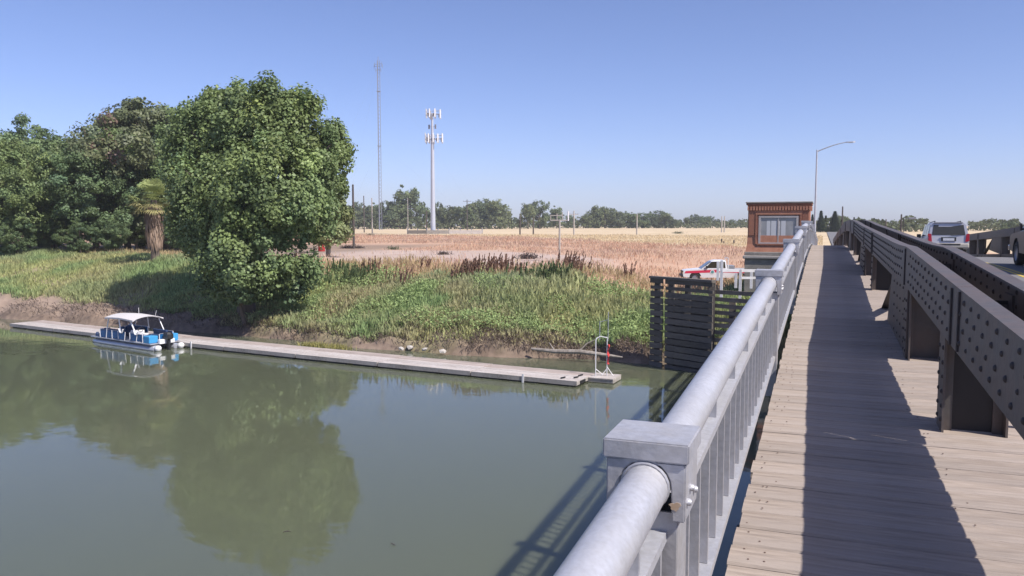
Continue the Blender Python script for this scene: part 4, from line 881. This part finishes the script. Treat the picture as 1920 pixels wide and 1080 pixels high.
# small drooping tree right of it, by the track
base = stand(614, 79); k2 = 79/FPX; lob = []
for px, py, rx, ry in ((610,395,34,36),(632,410,22,40),(590,420,30,34),(615,435,30,24),(640,395,14,22)):
    p = at_depth(px, py, 79); lob.append((p[0]-base.x, p[1]-base.y, p[2]-base.z, rx*k2, rx*k2, ry*k2))
tree('small_tree', 'small drooping tree with a pale trunk beside the red barrel', base, crown_mesh('crown', lob, 120, 170, .30, (.22,.255,.11), rc=.75, droop=.5, tint=(.05,(.30,.17,.09))), limbs(7,.22,lob,seed=6).build('trunk','palebark',mesh_only=True,smooth=True))
# grove at left: three crown shapes reused
def random_lobes(h, w, n, seed, low=.18):
    R_ = random.Random(seed); out = []
    for i in range(n):
        a = R_.uniform(0,6.28); z = h*(low+.12+(.86-low-.12)*((i+.5)/n)); q = math.sin(math.pi*min(1,max(0,(z/h-low*.5)))**.8)*w*.62; rr = R_.uniform(.24,.38)*w
        out.append((math.cos(a)*q*R_.uniform(.3,1), math.sin(a)*q*R_.uniform(.3,1), z, rr, rr, rr*R_.uniform(.65,.9)))
    return out
GR = []
for i, (c, tint) in enumerate((((.17,.23,.095),None), ((.20,.26,.10),None), ((.145,.205,.09),None), ((.165,.185,.09),(.08,(.21,.145,.11))))):
    lb = random_lobes(15, 11, 13, 40+i, .10); GR.append((crown_mesh('crown', lb, 380, 130, .30, c, rc=.9, tint=tint, fill=.15), limbs(15,.36,lb,seed=50+i).build('trunk','bark',mesh_only=True,smooth=True)))
grove = [(-45,100,1.00,0,'tall oak cut by the left edge behind the grassy bank'),(50,108,1.13,2,'tall dark oak with a rounded top near the left edge'),(12,88,.86,1,'broad oak at the left edge above the shaded grass'),(100,95,.80,0,'lower oak in front of the rounded tall oak at left'),(140,102,.98,1,'bushy oak left of the middle of the grove'),(178,92,.86,2,'dark oak above the dry grass patch'),
         (205,106,1.02,0,'oak with a feathery top in the middle of the grove'),(238,96,.96,1,'low oak left of the palm'),(265,104,1.08,2,'dark oak behind the palm'),(312,98,1.28,3,'brownish half dead tree between the palm and the cottonwood'),(345,104,1.25,0,'oak partly hidden behind the left side of the cottonwood'),(-10,118,1.1,1,'far oak behind the left end of the grove'),(390,100,.8,2,'oak hidden deep behind the cottonwood'),(75,120,1.05,1,'far oak behind the lower oak at left')]
for px, D, s, k, lab in grove:
    p = stand(px, D); tree('oak_tree', lab, p, *GR[k], scale=(s*random.uniform(.95,1.1), s*random.uniform(.95,1.1), s), rz=random.uniform(0,6.28), group='oak grove on the left bank')
for px, D, s, lab in ((30,84,.30,'dark round shrub at the left end of the bank top'),(150,86,.26,'dark shrub below the dark oak'),(215,88,.30,'dark shrub left of the palm trunk'),(335,86,.30,'dark shrub right of the palm trunk'),(95,90,.36,'dark shrub behind the pale picnic table'),(375,84,.28,'dark shrub behind the left foot of the cottonwood'),(255,94,.42,'shrub behind the palm trunk'),(420,86,.4,'shrub behind the cottonwood trunk')):
    tree('shrub', lab, stand(px, D), *GR[2], scale=s, rz=random.uniform(0,6), group='shrubs under the grove', cat='shrub')
# palm with a skirt of dead fronds
def palm(px, D, py_crown):
    p = stand(px, D); zc = EYE+(422-py_crown)*D/FPX-p.z; T = thing('palm_tree', 'fan palm with a skirt of dead brown fronds in front of the grove', 'tree', p)
    MB().tube([(0,0,-.3),(0,0,zc*.5),(.05,0,zc)], [.42,.34,.28], 12).build('trunk', 'bark', T, smooth=True)
    V = []; C = []
    for k in range(64):
        a = random.uniform(0,6.28); el = random.uniform(-.55,1.25); ln = random.uniform(1.15,1.75); d = Vector((math.cos(a)*math.cos(el), math.sin(a)*math.cos(el), math.sin(el))); o = Vector((0,0,zc)); e = o+d*ln+Vector((0,0,-.12*ln))
        side = d.cross(Vector((0,0,1))).normalized(); up = side.cross(d)
        V.append([o+side*.02,o-side*.02,e-side*.02,e+side*.02]); C.append((.14,.17,.05))
        g = random.uniform(.8,1.25); blade_col = (.27*g,.31*g,.11*g) if el > .1 else (.38*g,.35*g,.15*g)  # drooping fronds yellower and paler than the raised ones
        for j in range(15):
            t_ = (j/14-.5)*2*1.35; dd = (d*math.cos(t_)+side*math.sin(t_)+up*.12*random.uniform(-1,1)).normalized(); L_ = random.uniform(.75,1.0); w_ = dd.cross(up).normalized()*.035
            mid = e+dd*L_*.6; tip = e+dd*L_+Vector((0,0,-.22*L_)); V.append([e,mid+w_,tip,mid-w_]); C.append(blade_col)
    crown = npmesh('crown', np.array([[tuple(q) for q in f] for f in V]), 4, 'frond', np.array(C)); put('crown', crown, T)
    V = []; C = []
    for k in range(640):
        a = random.uniform(0,6.28); z1 = zc-random.uniform(.2,3.4); L_ = random.uniform(.8,1.8); r0 = .36; r1 = .62+.55*random.random()*max(.1,1-(zc-z1)/3.8)
        A = Vector((math.cos(a)*r0,math.sin(a)*r0,z1)); B = Vector((math.cos(a+.15)*r1,math.sin(a+.15)*r1,max(.5,z1-L_))); s_ = Vector((-math.sin(a),math.cos(a),0))*random.uniform(.04,.09); Mi = (A+B)/2+Vector((math.cos(a),math.sin(a),0))*.15
        V.append([A,Mi+s_,B,Mi-s_]); g = random.uniform(.6,1.25); C.append((.33*g,.235*g,.17*g))
    put('dead_frond_skirt', npmesh('dead_frond_skirt', np.array([[tuple(q) for q in f] for f in V]), 4, 'frond', np.array(C)), T)
palm(289, 74, 376)
# far tree line
FT = []
for i, c in enumerate(((.15,.185,.09),(.13,.165,.085),(.17,.195,.095),(.14,.165,.09))):
    lb = random_lobes(10, 8.5, 9, 80+i, .06); FT.append((crown_mesh('crown', lb, 130, 34, .62, c, rc=1.0, m='leaf_far', fill=.1), limbs(10,.25,lb,seed=90+i).build('trunk','bark',mesh_only=True)))
def far_tree(px, top, D, k, label, group, w_=1.0):
    p = stand(px, D); h = (EYE+(422-top)*D/FPX-p.z)/9.6; tree('far_tree', label, p, *FT[k % 4], scale=(h*w_,h*w_,h), rz=random.uniform(0,6.28), group=group)
ORD = ['first','second','third','fourth','fifth','sixth','seventh','eighth','ninth','tenth','eleventh','twelfth','thirteenth','fourteenth']
def far_row(pts, D, label, group, w_=1.0):
    for i, (px, top) in enumerate(pts): far_tree(px, top, D+random.uniform(-25,25), random.randrange(4), ORD[i]+' '+label.replace('tree in the', 'tree from left in the', 1).replace('tree behind','tree from left behind').replace('tree above','tree from left above').replace('tree at','tree from left at'), group, w_*random.uniform(.85,1.15))
far_row([(640,382),(655,388),(672,384),(688,390),(703,386),(718,382),(735,386),(748,392)], 440, 'far tree in the row left of the tallest far tree', 'far trees around the mast')
far_tree(771, 357, 430, 0, 'tallest far tree with a wide crown left of the cell tower', 'far trees', .95)
far_tree(790, 384, 450, 1, 'lower far tree at the right foot of the tallest far tree', 'far trees', .7); far_tree(826, 384, 440, 3, 'sparse far tree directly right of the cell tower pole', 'far trees', .6)
far_row([(836,392),(852,388),(866,390),(882,384),(896,380),(908,378),(922,384),(937,378),(945,398)], 450, 'far tree in the row right of the cell tower', 'far trees right of the cell tower')
far_tree(990, 384, 445, 2, 'left tree of the lone far pair behind the two dark poles', 'far trees', .8); far_tree(1012, 378, 450, 1, 'right tree of the lone far pair behind the two dark poles', 'far trees', .8)
far_tree(965, 408, 520, 1, 'tiny far tree left of the lone far pair', 'far trees'); far_tree(1044, 391, 470, 0, 'far tree behind the white cross post', 'far trees', .9); far_tree(1066, 404, 500, 1, 'small far tree right of the white cross post', 'far trees')
far_row([(1094,404),(1108,398),(1122,392),(1134,388),(1148,394),(1162,400),(1178,400),(1192,402),(1204,400),(1218,403),(1234,396),(1247,402),(1260,408)], 480, 'far tree in the long row mid field edge', 'far trees of the middle row', 1.05)
far_row([(1276,412),(1290,408),(1304,404),(1318,406),(1332,406),(1346,412),(1360,414),(1374,412),(1388,412),(1400,415),(1415,412)], 540, 'far tree in the row just left of the brick tower', 'far trees left of the brick tower', 1.05)
far_row([(1560,428),(1580,405),(1592,412),(1606,414),(1622,419)], 300, 'far leafy tree behind the end of the truss', 'far trees beyond the bridge'); far_row([(1662,417),(1676,414),(1700,420),(1716,424)], 330, 'far leafy tree above the truss left of the silver suv', 'far trees beyond the truss')
far_row([(1872,424),(1885,419),(1897,416),(1910,420),(1925,418),(1945,414)], 300, 'far leafy tree at the right edge above the far truss', 'far trees at the right edge')
# conifers
V = []; C = []
for k in range(2600):
    z = random.random()**1.3; r = (1-z)*2.1*random.uniform(.3,1)+.1; a = random.uniform(0,6.28); P_ = Vector((math.cos(a)*r,math.sin(a)*r,.8+z*9.2-.25*r)); d = Vector((math.cos(a),math.sin(a),-.35)).normalized(); s_ = Vector((-math.sin(a),math.cos(a),0))*.22
    V.append([P_-d*.35,P_+s_,P_+d*.5,P_-s_]); g = random.uniform(.6,1.3); C.append((.045*g,.065*g,.035*g))
con_me = npmesh('crown', np.array([[tuple(q) for q in f] for f in V]), 4, 'leaf_far', np.array(C)); con_tr = MB().tube([(0,0,-.3),(0,0,9.5)], [.3,.03], 8).build('trunk', 'bark', mesh_only=True)
for px, top, D, lab, ww in ((1539,395,260,'tallest dark conifer right of the street lamp pole',1.3),(1565,396,260,'second dark conifer from the street lamp, with a broad foot',1.7),(1548,404,270,'lower conifer leaning on the tallest one by the street lamp',1.2),(1601,407,280,'thin dark conifer behind the highest part of the truss',1.0),(1620,416,300,'small dark conifer above the truss',1.1),(1523,402,250,'dark conifer between the brick tower and the street lamp',1.1)):
    p = stand(px, D); h = (EYE+(422-top)*D/FPX-p.z)/10; tree('conifer', lab, p, con_me, con_tr, scale=(h*ww,h*ww,h), rz=random.uniform(0,6), group='conifers beyond the bridge')
# low thicket along the foot of the far trees (one mass)
P_ = []
for px0, px1, D, h in ((560,960,430,6),(955,1420,500,4.2),(1530,1740,280,4.0),(1815,2000,320,4)):
    n = int((px1-px0)*9); px = rng.uniform(px0,px1,n); dd = D+rng.uniform(-20,20,n); a = np.stack([at_depth(x,422,q) for x,q in zip(px,dd)]); z = ground_z(a[:,0],a[:,1]); hh = h*(.45+.9*vn(px,px*0,14,3)); a[:,2] = z+rng.random(n)**.8*hh; P_.append(a)
P_ = np.concatenate(P_); n = len(P_); nr = unit(n)+np.array([0,-.4,.5]); nr /= np.linalg.norm(nr,axis=1,keepdims=True)
col = np.array([.10,.115,.06])[None]*rng.uniform(.6,1.35,(n,1))
o = put('far_thicket', npmesh('far_thicket', leaf_quads(P_, nr, rng.uniform(.7,1.7,n)), 4, 'leaf_far', col)); o['kind'] = 'stuff'; tag(o, 'low green thicket along the foot of the far trees', 'thicket')

# ------------------------------------------------------------------ grass and weeds (uncountable)
def blades(P, h, wd, lean, col, m_name, name, label, cat, tipcol=None):
    n = len(P); a = rng.uniform(0,6.283,n); side = np.stack([np.cos(a),np.sin(a),np.zeros(n)],1)*wd[:,None]*.5
    b_ = rng.uniform(0,6.283,n); ln = np.stack([np.cos(b_),np.sin(b_),np.zeros(n)],1)*(lean*h*rng.random(n))[:,None]
    base = P.copy(); base[:,2] -= .04; mid = P+ln*.35; mid[:,2] += h*.55; tip = P+ln; tip[:,2] += h*rng.uniform(.85,1.05,n)
    V = np.stack([base-side*.8, mid-side, tip, mid+side], 1)
    c = np.repeat(col[:,None,:],4,1)
    if tipcol is not None: c[:,2,:] = tipcol
    o = put(name, npmesh(name, V, 4, m_name, np.clip(c,.004,.8))); o['kind'] = 'stuff'; return tag(o, label, cat)
def scatter(n, x0, x1, y0, y1): return rng.uniform(x0,x1,n), rng.uniform(y0,y1,n)
# green bank: upright leafy weeds
x, y = scatter(380000, -90, 3, 41, 70); s, dirt, green, mud, pale, n1, n2_ = zones(x, y); cl = fbm(x,y,3.5,61); fine = vn(x,y,1.0,63)
keep = rng.random(len(x)) < green*(1-mud)*(1-dirt)*np.clip((cl-.18)*2.6,0.08,1)*np.where(x < -47,.75,1); keep &= (s > .5)
x, y, cl, fine, s, n1 = x[keep], y[keep], cl[keep], fine[keep], s[keep], n1[keep]; z = ground_z(x,y); P_ = np.stack([x,y,z],1); n = len(x)
rt = np.clip((x+24)/8,0,1)*np.clip((s-3)/3,0,1)
h = (.16+.42*cl+.24*fine+rt*.28)*rng.uniform(.5,1.3,n); wd = rng.uniform(.05,.13,n)*(1+.5*rt)
lush = np.clip((cl-.40)*4,0,1)[:,None]; dry = np.clip((fbm(x,y,5,71)-.44)*5,0,1)[:,None]*np.clip(1-rt,0.4,1)[:,None]*np.where(x < -44,.45,1)[:,None]
c = np.array([.43,.45,.20])*(1-lush)+np.array([.30,.40,.175])*lush; c = c*(1-dry*.75)+np.array([.50,.41,.25])*dry*.75
blue = (np.clip((fbm(x,y,9,75)-.5)*4,0,1)*np.clip((s-7)/4,0,1))[:,None]; c = c*(1-blue*.6)+np.array([.36,.41,.25])*blue*.6
c = c*rng.uniform(.65,1.35,(n,1))
blades(P_, h, wd, .55, c, 'grass', 'bank_weeds', 'green weeds and grass covering the river bank', 'weeds')
# broad leaves among the tall weeds near the fender
x, y = scatter(190000, -48, -3, 43, 60); s, dirt, green, mud, pale, n1, n2_ = zones(x, y); cl = fbm(x,y,2.6,81)
keep = (rng.random(len(x)) < green*(1-mud)*np.clip((cl-.28)*3,0,1)*np.clip((x+42)/20,.25,1)*np.clip((-3-x)/2,0,1)) & (s > 1.5); x, y, cl = x[keep], y[keep], cl[keep]; n = len(x)
P_ = np.stack([x,y,ground_z(x,y)+rng.random(n)*(.3+1.2*(cl-.25))],1); nr = unit(n)*.8+np.array([.15,-.25,.55]); nr /= np.linalg.norm(nr,axis=1,keepdims=True)
o = put('broad_leaf_weeds', npmesh('broad_leaf_weeds', leaf_quads(P_, nr, rng.uniform(.09,.24,n), .5), 4, 'grass', np.array([.33,.42,.175])*rng.uniform(.6,1.4,(n,1)))); o['kind'] = 'stuff'; tag(o, 'tall broad leafed green weeds beside the timber fender', 'weeds')
# dry russet weeds and pale grass on the field
x, y = scatter(330000, -150, 0, 54, 190); s, dirt, green, mud, pale, n1, n2_ = zones(x, y)
dens = (1-dirt*.9)*(1-green*.8)*np.clip(80/(y-10),.25,1); keep = rng.random(len(x)) < dens*np.clip(-.35+1.9*fbm(x,y,4,91),.05,1); keep &= (s > 12)&~((x < -48)&(y < 112))
x, y, pale, n1 = x[keep], y[keep], pale[keep], n1[keep]; n = len(x); z = ground_z(x,y); k = (pale > .5)
purp = np.clip((fbm(x,y,12,95)-.47)*5,0,1)[:,None]
c = np.array([.64,.395,.27])*(1-purp)+np.array([.52,.355,.285])*purp; bright = (rng.random(n) < .45)[:,None]; c = np.where(bright, np.array([.68,.51,.35]), c); c = np.where(k[:,None], np.array([.72,.57,.36]), c)*rng.uniform(.72,1.22,(n,1))
h = np.where(k, .26, .30)*rng.uniform(.4,1.5,n)*np.clip(-.1+2.4*fbm(x,y,5,97),.35,1.6)
blades(np.stack([x,y,z],1), h, rng.uniform(.03,.075,n)*np.clip(y/90,1,2), .7, c, 'grass', 'dry_field_weeds', 'russet and straw coloured dry weeds covering the field', 'weeds')
# dry straw at the top of the bank
x, y = scatter(60000, -80, -5, 50, 68); s, dirt, green, mud, pale, n1, n2_ = zones(x, y); top = np.interp(x, [-90,-62,-45,-33,-26,-20,-14,-9,-4], [23,19,13,13.5,12,12.5,15,13,22])
keep = (rng.random(len(x)) < np.exp(-((s-top-1)/2.4)**2)*(.3+.7*fbm(x,y,3,101))); x, y = x[keep], y[keep]; n = len(x)
blades(np.stack([x,y,ground_z(x,y)],1), rng.uniform(.3,.9,n), rng.uniform(.04,.09,n), .6, np.array([.52,.42,.24])*rng.uniform(.65,1.2,(n,1)), 'grass', 'straw_grass', 'straw coloured grass along the top of the bank', 'grass')
# brown dock seed heads standing above the bank
def seed_heads(name, label, spots, hcol):
    V = []; C = []
    for px, py, n, sp in spots:
        for k in range(n):
            c = ghit(px+random.gauss(0,sp), py+random.gauss(0,3)); h = random.uniform(.8,1.45); lx, ly = random.gauss(.10,.14), random.gauss(0,.12)
            for j in range(26):
                t_ = random.uniform(.35,1); P0 = Vector((c.x+lx*h*t_+random.gauss(0,.045*(1.25-t_)), c.y+ly*h*t_+random.gauss(0,.045*(1.25-t_)), c.z+h*t_)); a = random.uniform(0,6.28); s_ = Vector((math.cos(a),math.sin(a),0))*random.uniform(.03,.055); u = Vector((lx*.1,0,.10))
                V.append([P0-u,P0+s_,P0+u,P0-s_]); g = random.uniform(.6,1.3); C.append(tuple(q*g for q in hcol))
            s_ = Vector((.015,0,0)); V.append([c-s_,c+s_,c+Vector((lx*h*.6,ly*h*.6,h*.6))+s_,c+Vector((lx*h*.6,ly*h*.6,h*.6))-s_]); C.append((.22,.15,.09))
    o = put(name, npmesh(name, np.array([[tuple(q) for q in f] for f in V]), 4, 'grass', np.array(C))); o['kind'] = 'stuff'; tag(o, label, 'weeds')
seed_heads('seed_stalks', 'dark brown dock seed stalks standing along the top of the bank', ((693,520,14,12),(712,516,6,8),(742,540,14,14),(795,512,4,6),(803,512,3,4),(868,528,12,8),(885,520,22,12),(915,516,34,16),(935,514,26,14),(850,530,5,6),(1062,508,26,12),(1085,516,16,10),(1180,524,6,6),(960,525,8,10)), (.30,.185,.135))
seed_heads('reed_clump_stalks', 'green grey reeds standing at the top of the bank beside the cottonwood', ((640,520,40,22),(672,530,34,16),(650,540,40,30),(1000,530,30,22),(1040,530,30,20)), (.15,.20,.09))
# dead roots and stems hanging over the eroded bank
n = 9000; pick = rng.random(n); X_ = np.where(pick < .5, rng.uniform(-19,-6.5,n), np.where(pick < .75, rng.uniform(-62,-30,n), rng.uniform(-38,-18,n))); Y_ = shore(X_)+rng.uniform(.1,2.6,n)
A = np.stack([X_, Y_, ground_z(X_,Y_)+.12], 1); L_ = rng.uniform(.2,.7,n); a_ = rng.uniform(-.8,.8,n); B = A+np.stack([np.sin(a_)*L_, -np.cos(a_)*L_*.6, rng.uniform(-.45,.35,n)], 1); Mi = (A+B)/2+np.array([0,0,.12]); s_ = np.array([1,0,.3])*rng.uniform(.012,.045,(n,1))
V = np.stack([A, Mi+s_, B, Mi-s_], 1); C = np.array([.30,.235,.19])*rng.uniform(.35,1.2,(n,1))
o = put('bank_roots', npmesh('bank_roots', V, 4, 'grass', C)); o['kind'] = 'stuff'; tag(o, 'dead roots and stems hanging from the eroded mud bank', 'roots')
# tufts in the shallows behind the dock and loose brush heaps
for px, py, lab in ((590,653,'left yellow green tuft in the shallows behind the dock'),(628,657,'right yellow green tuft in the shallows behind the dock')):
    c = on_z(px, py, .02); n = 500; r = rng.normal(0,.35,(n,2)); T = thing('grass_tuft', lab, 'grass', c)
    o = blades(np.stack([r[:,0]*1.3,r[:,1]*.7,np.full(n,-.02)],1), rng.uniform(.2,.5,n), rng.uniform(.03,.06,n), .8, np.array([.40,.37,.14])*rng.uniform(.7,1.25,(n,1)), 'grass', 'blades', lab, 'grass'); o.parent = T; del o['label'], o['category']
for px, py, s_, lab in ((652,466,.9,'brown brush heap left of the dark pole by the track'),(672,466,.7,'dark brush heap at the foot of the dark pole'),(739,468,.8,'grey green bush by the dirt track'),(832,478,.7,'dark brush on the track edge'),(990,485,1.0,'dark heap of cut branches at the right end of the track'),(694,442,1.1,'small dark shrub below the lattice mast'),(1272,438,1.2,'small dark shrub in the pale field')):
    p = ghit(px, py); n = 420; q = rng.normal(size=(n,3))*np.array([.55,.45,.22])*s_; q[:,2] = np.abs(q[:,2]); nr = unit(n); c0 = np.array([.15,.16,.10]) if 'green' in lab or 'shrub' in lab else np.array([.13,.10,.09])
    T = thing('brush_heap', lab, 'brush', p); o = put('twigs', npmesh('twigs', leaf_quads(q, nr, rng.uniform(.12,.4,n)*s_, .3), 4, 'grass', c0*rng.uniform(.5,1.5,(n,1))), T); o['kind'] = 'stuff'
# ------------------------------------------------------------------ summer haze over the plain
hm = bpy.data.materials.new('haze'); hm.use_nodes = True; t = hm.node_tree; t.nodes.clear(); vo = t.nodes.new('ShaderNodeVolumePrincipled'); vo.inputs['Color'].default_value = (.95,.97,1,1); vo.inputs['Density'].default_value = .00026; vo.inputs['Anisotropy'].default_value = 0
ou = t.nodes.new('ShaderNodeOutputMaterial'); t.links.new(vo.outputs[0], ou.inputs['Volume'])
M['haze'] = hm; o = MB().box(-1900,1900,-520,2100,-4,96).build('haze', 'haze'); o['kind'] = 'stuff'; tag(o, 'thin pale summer haze over the plain', 'haze')
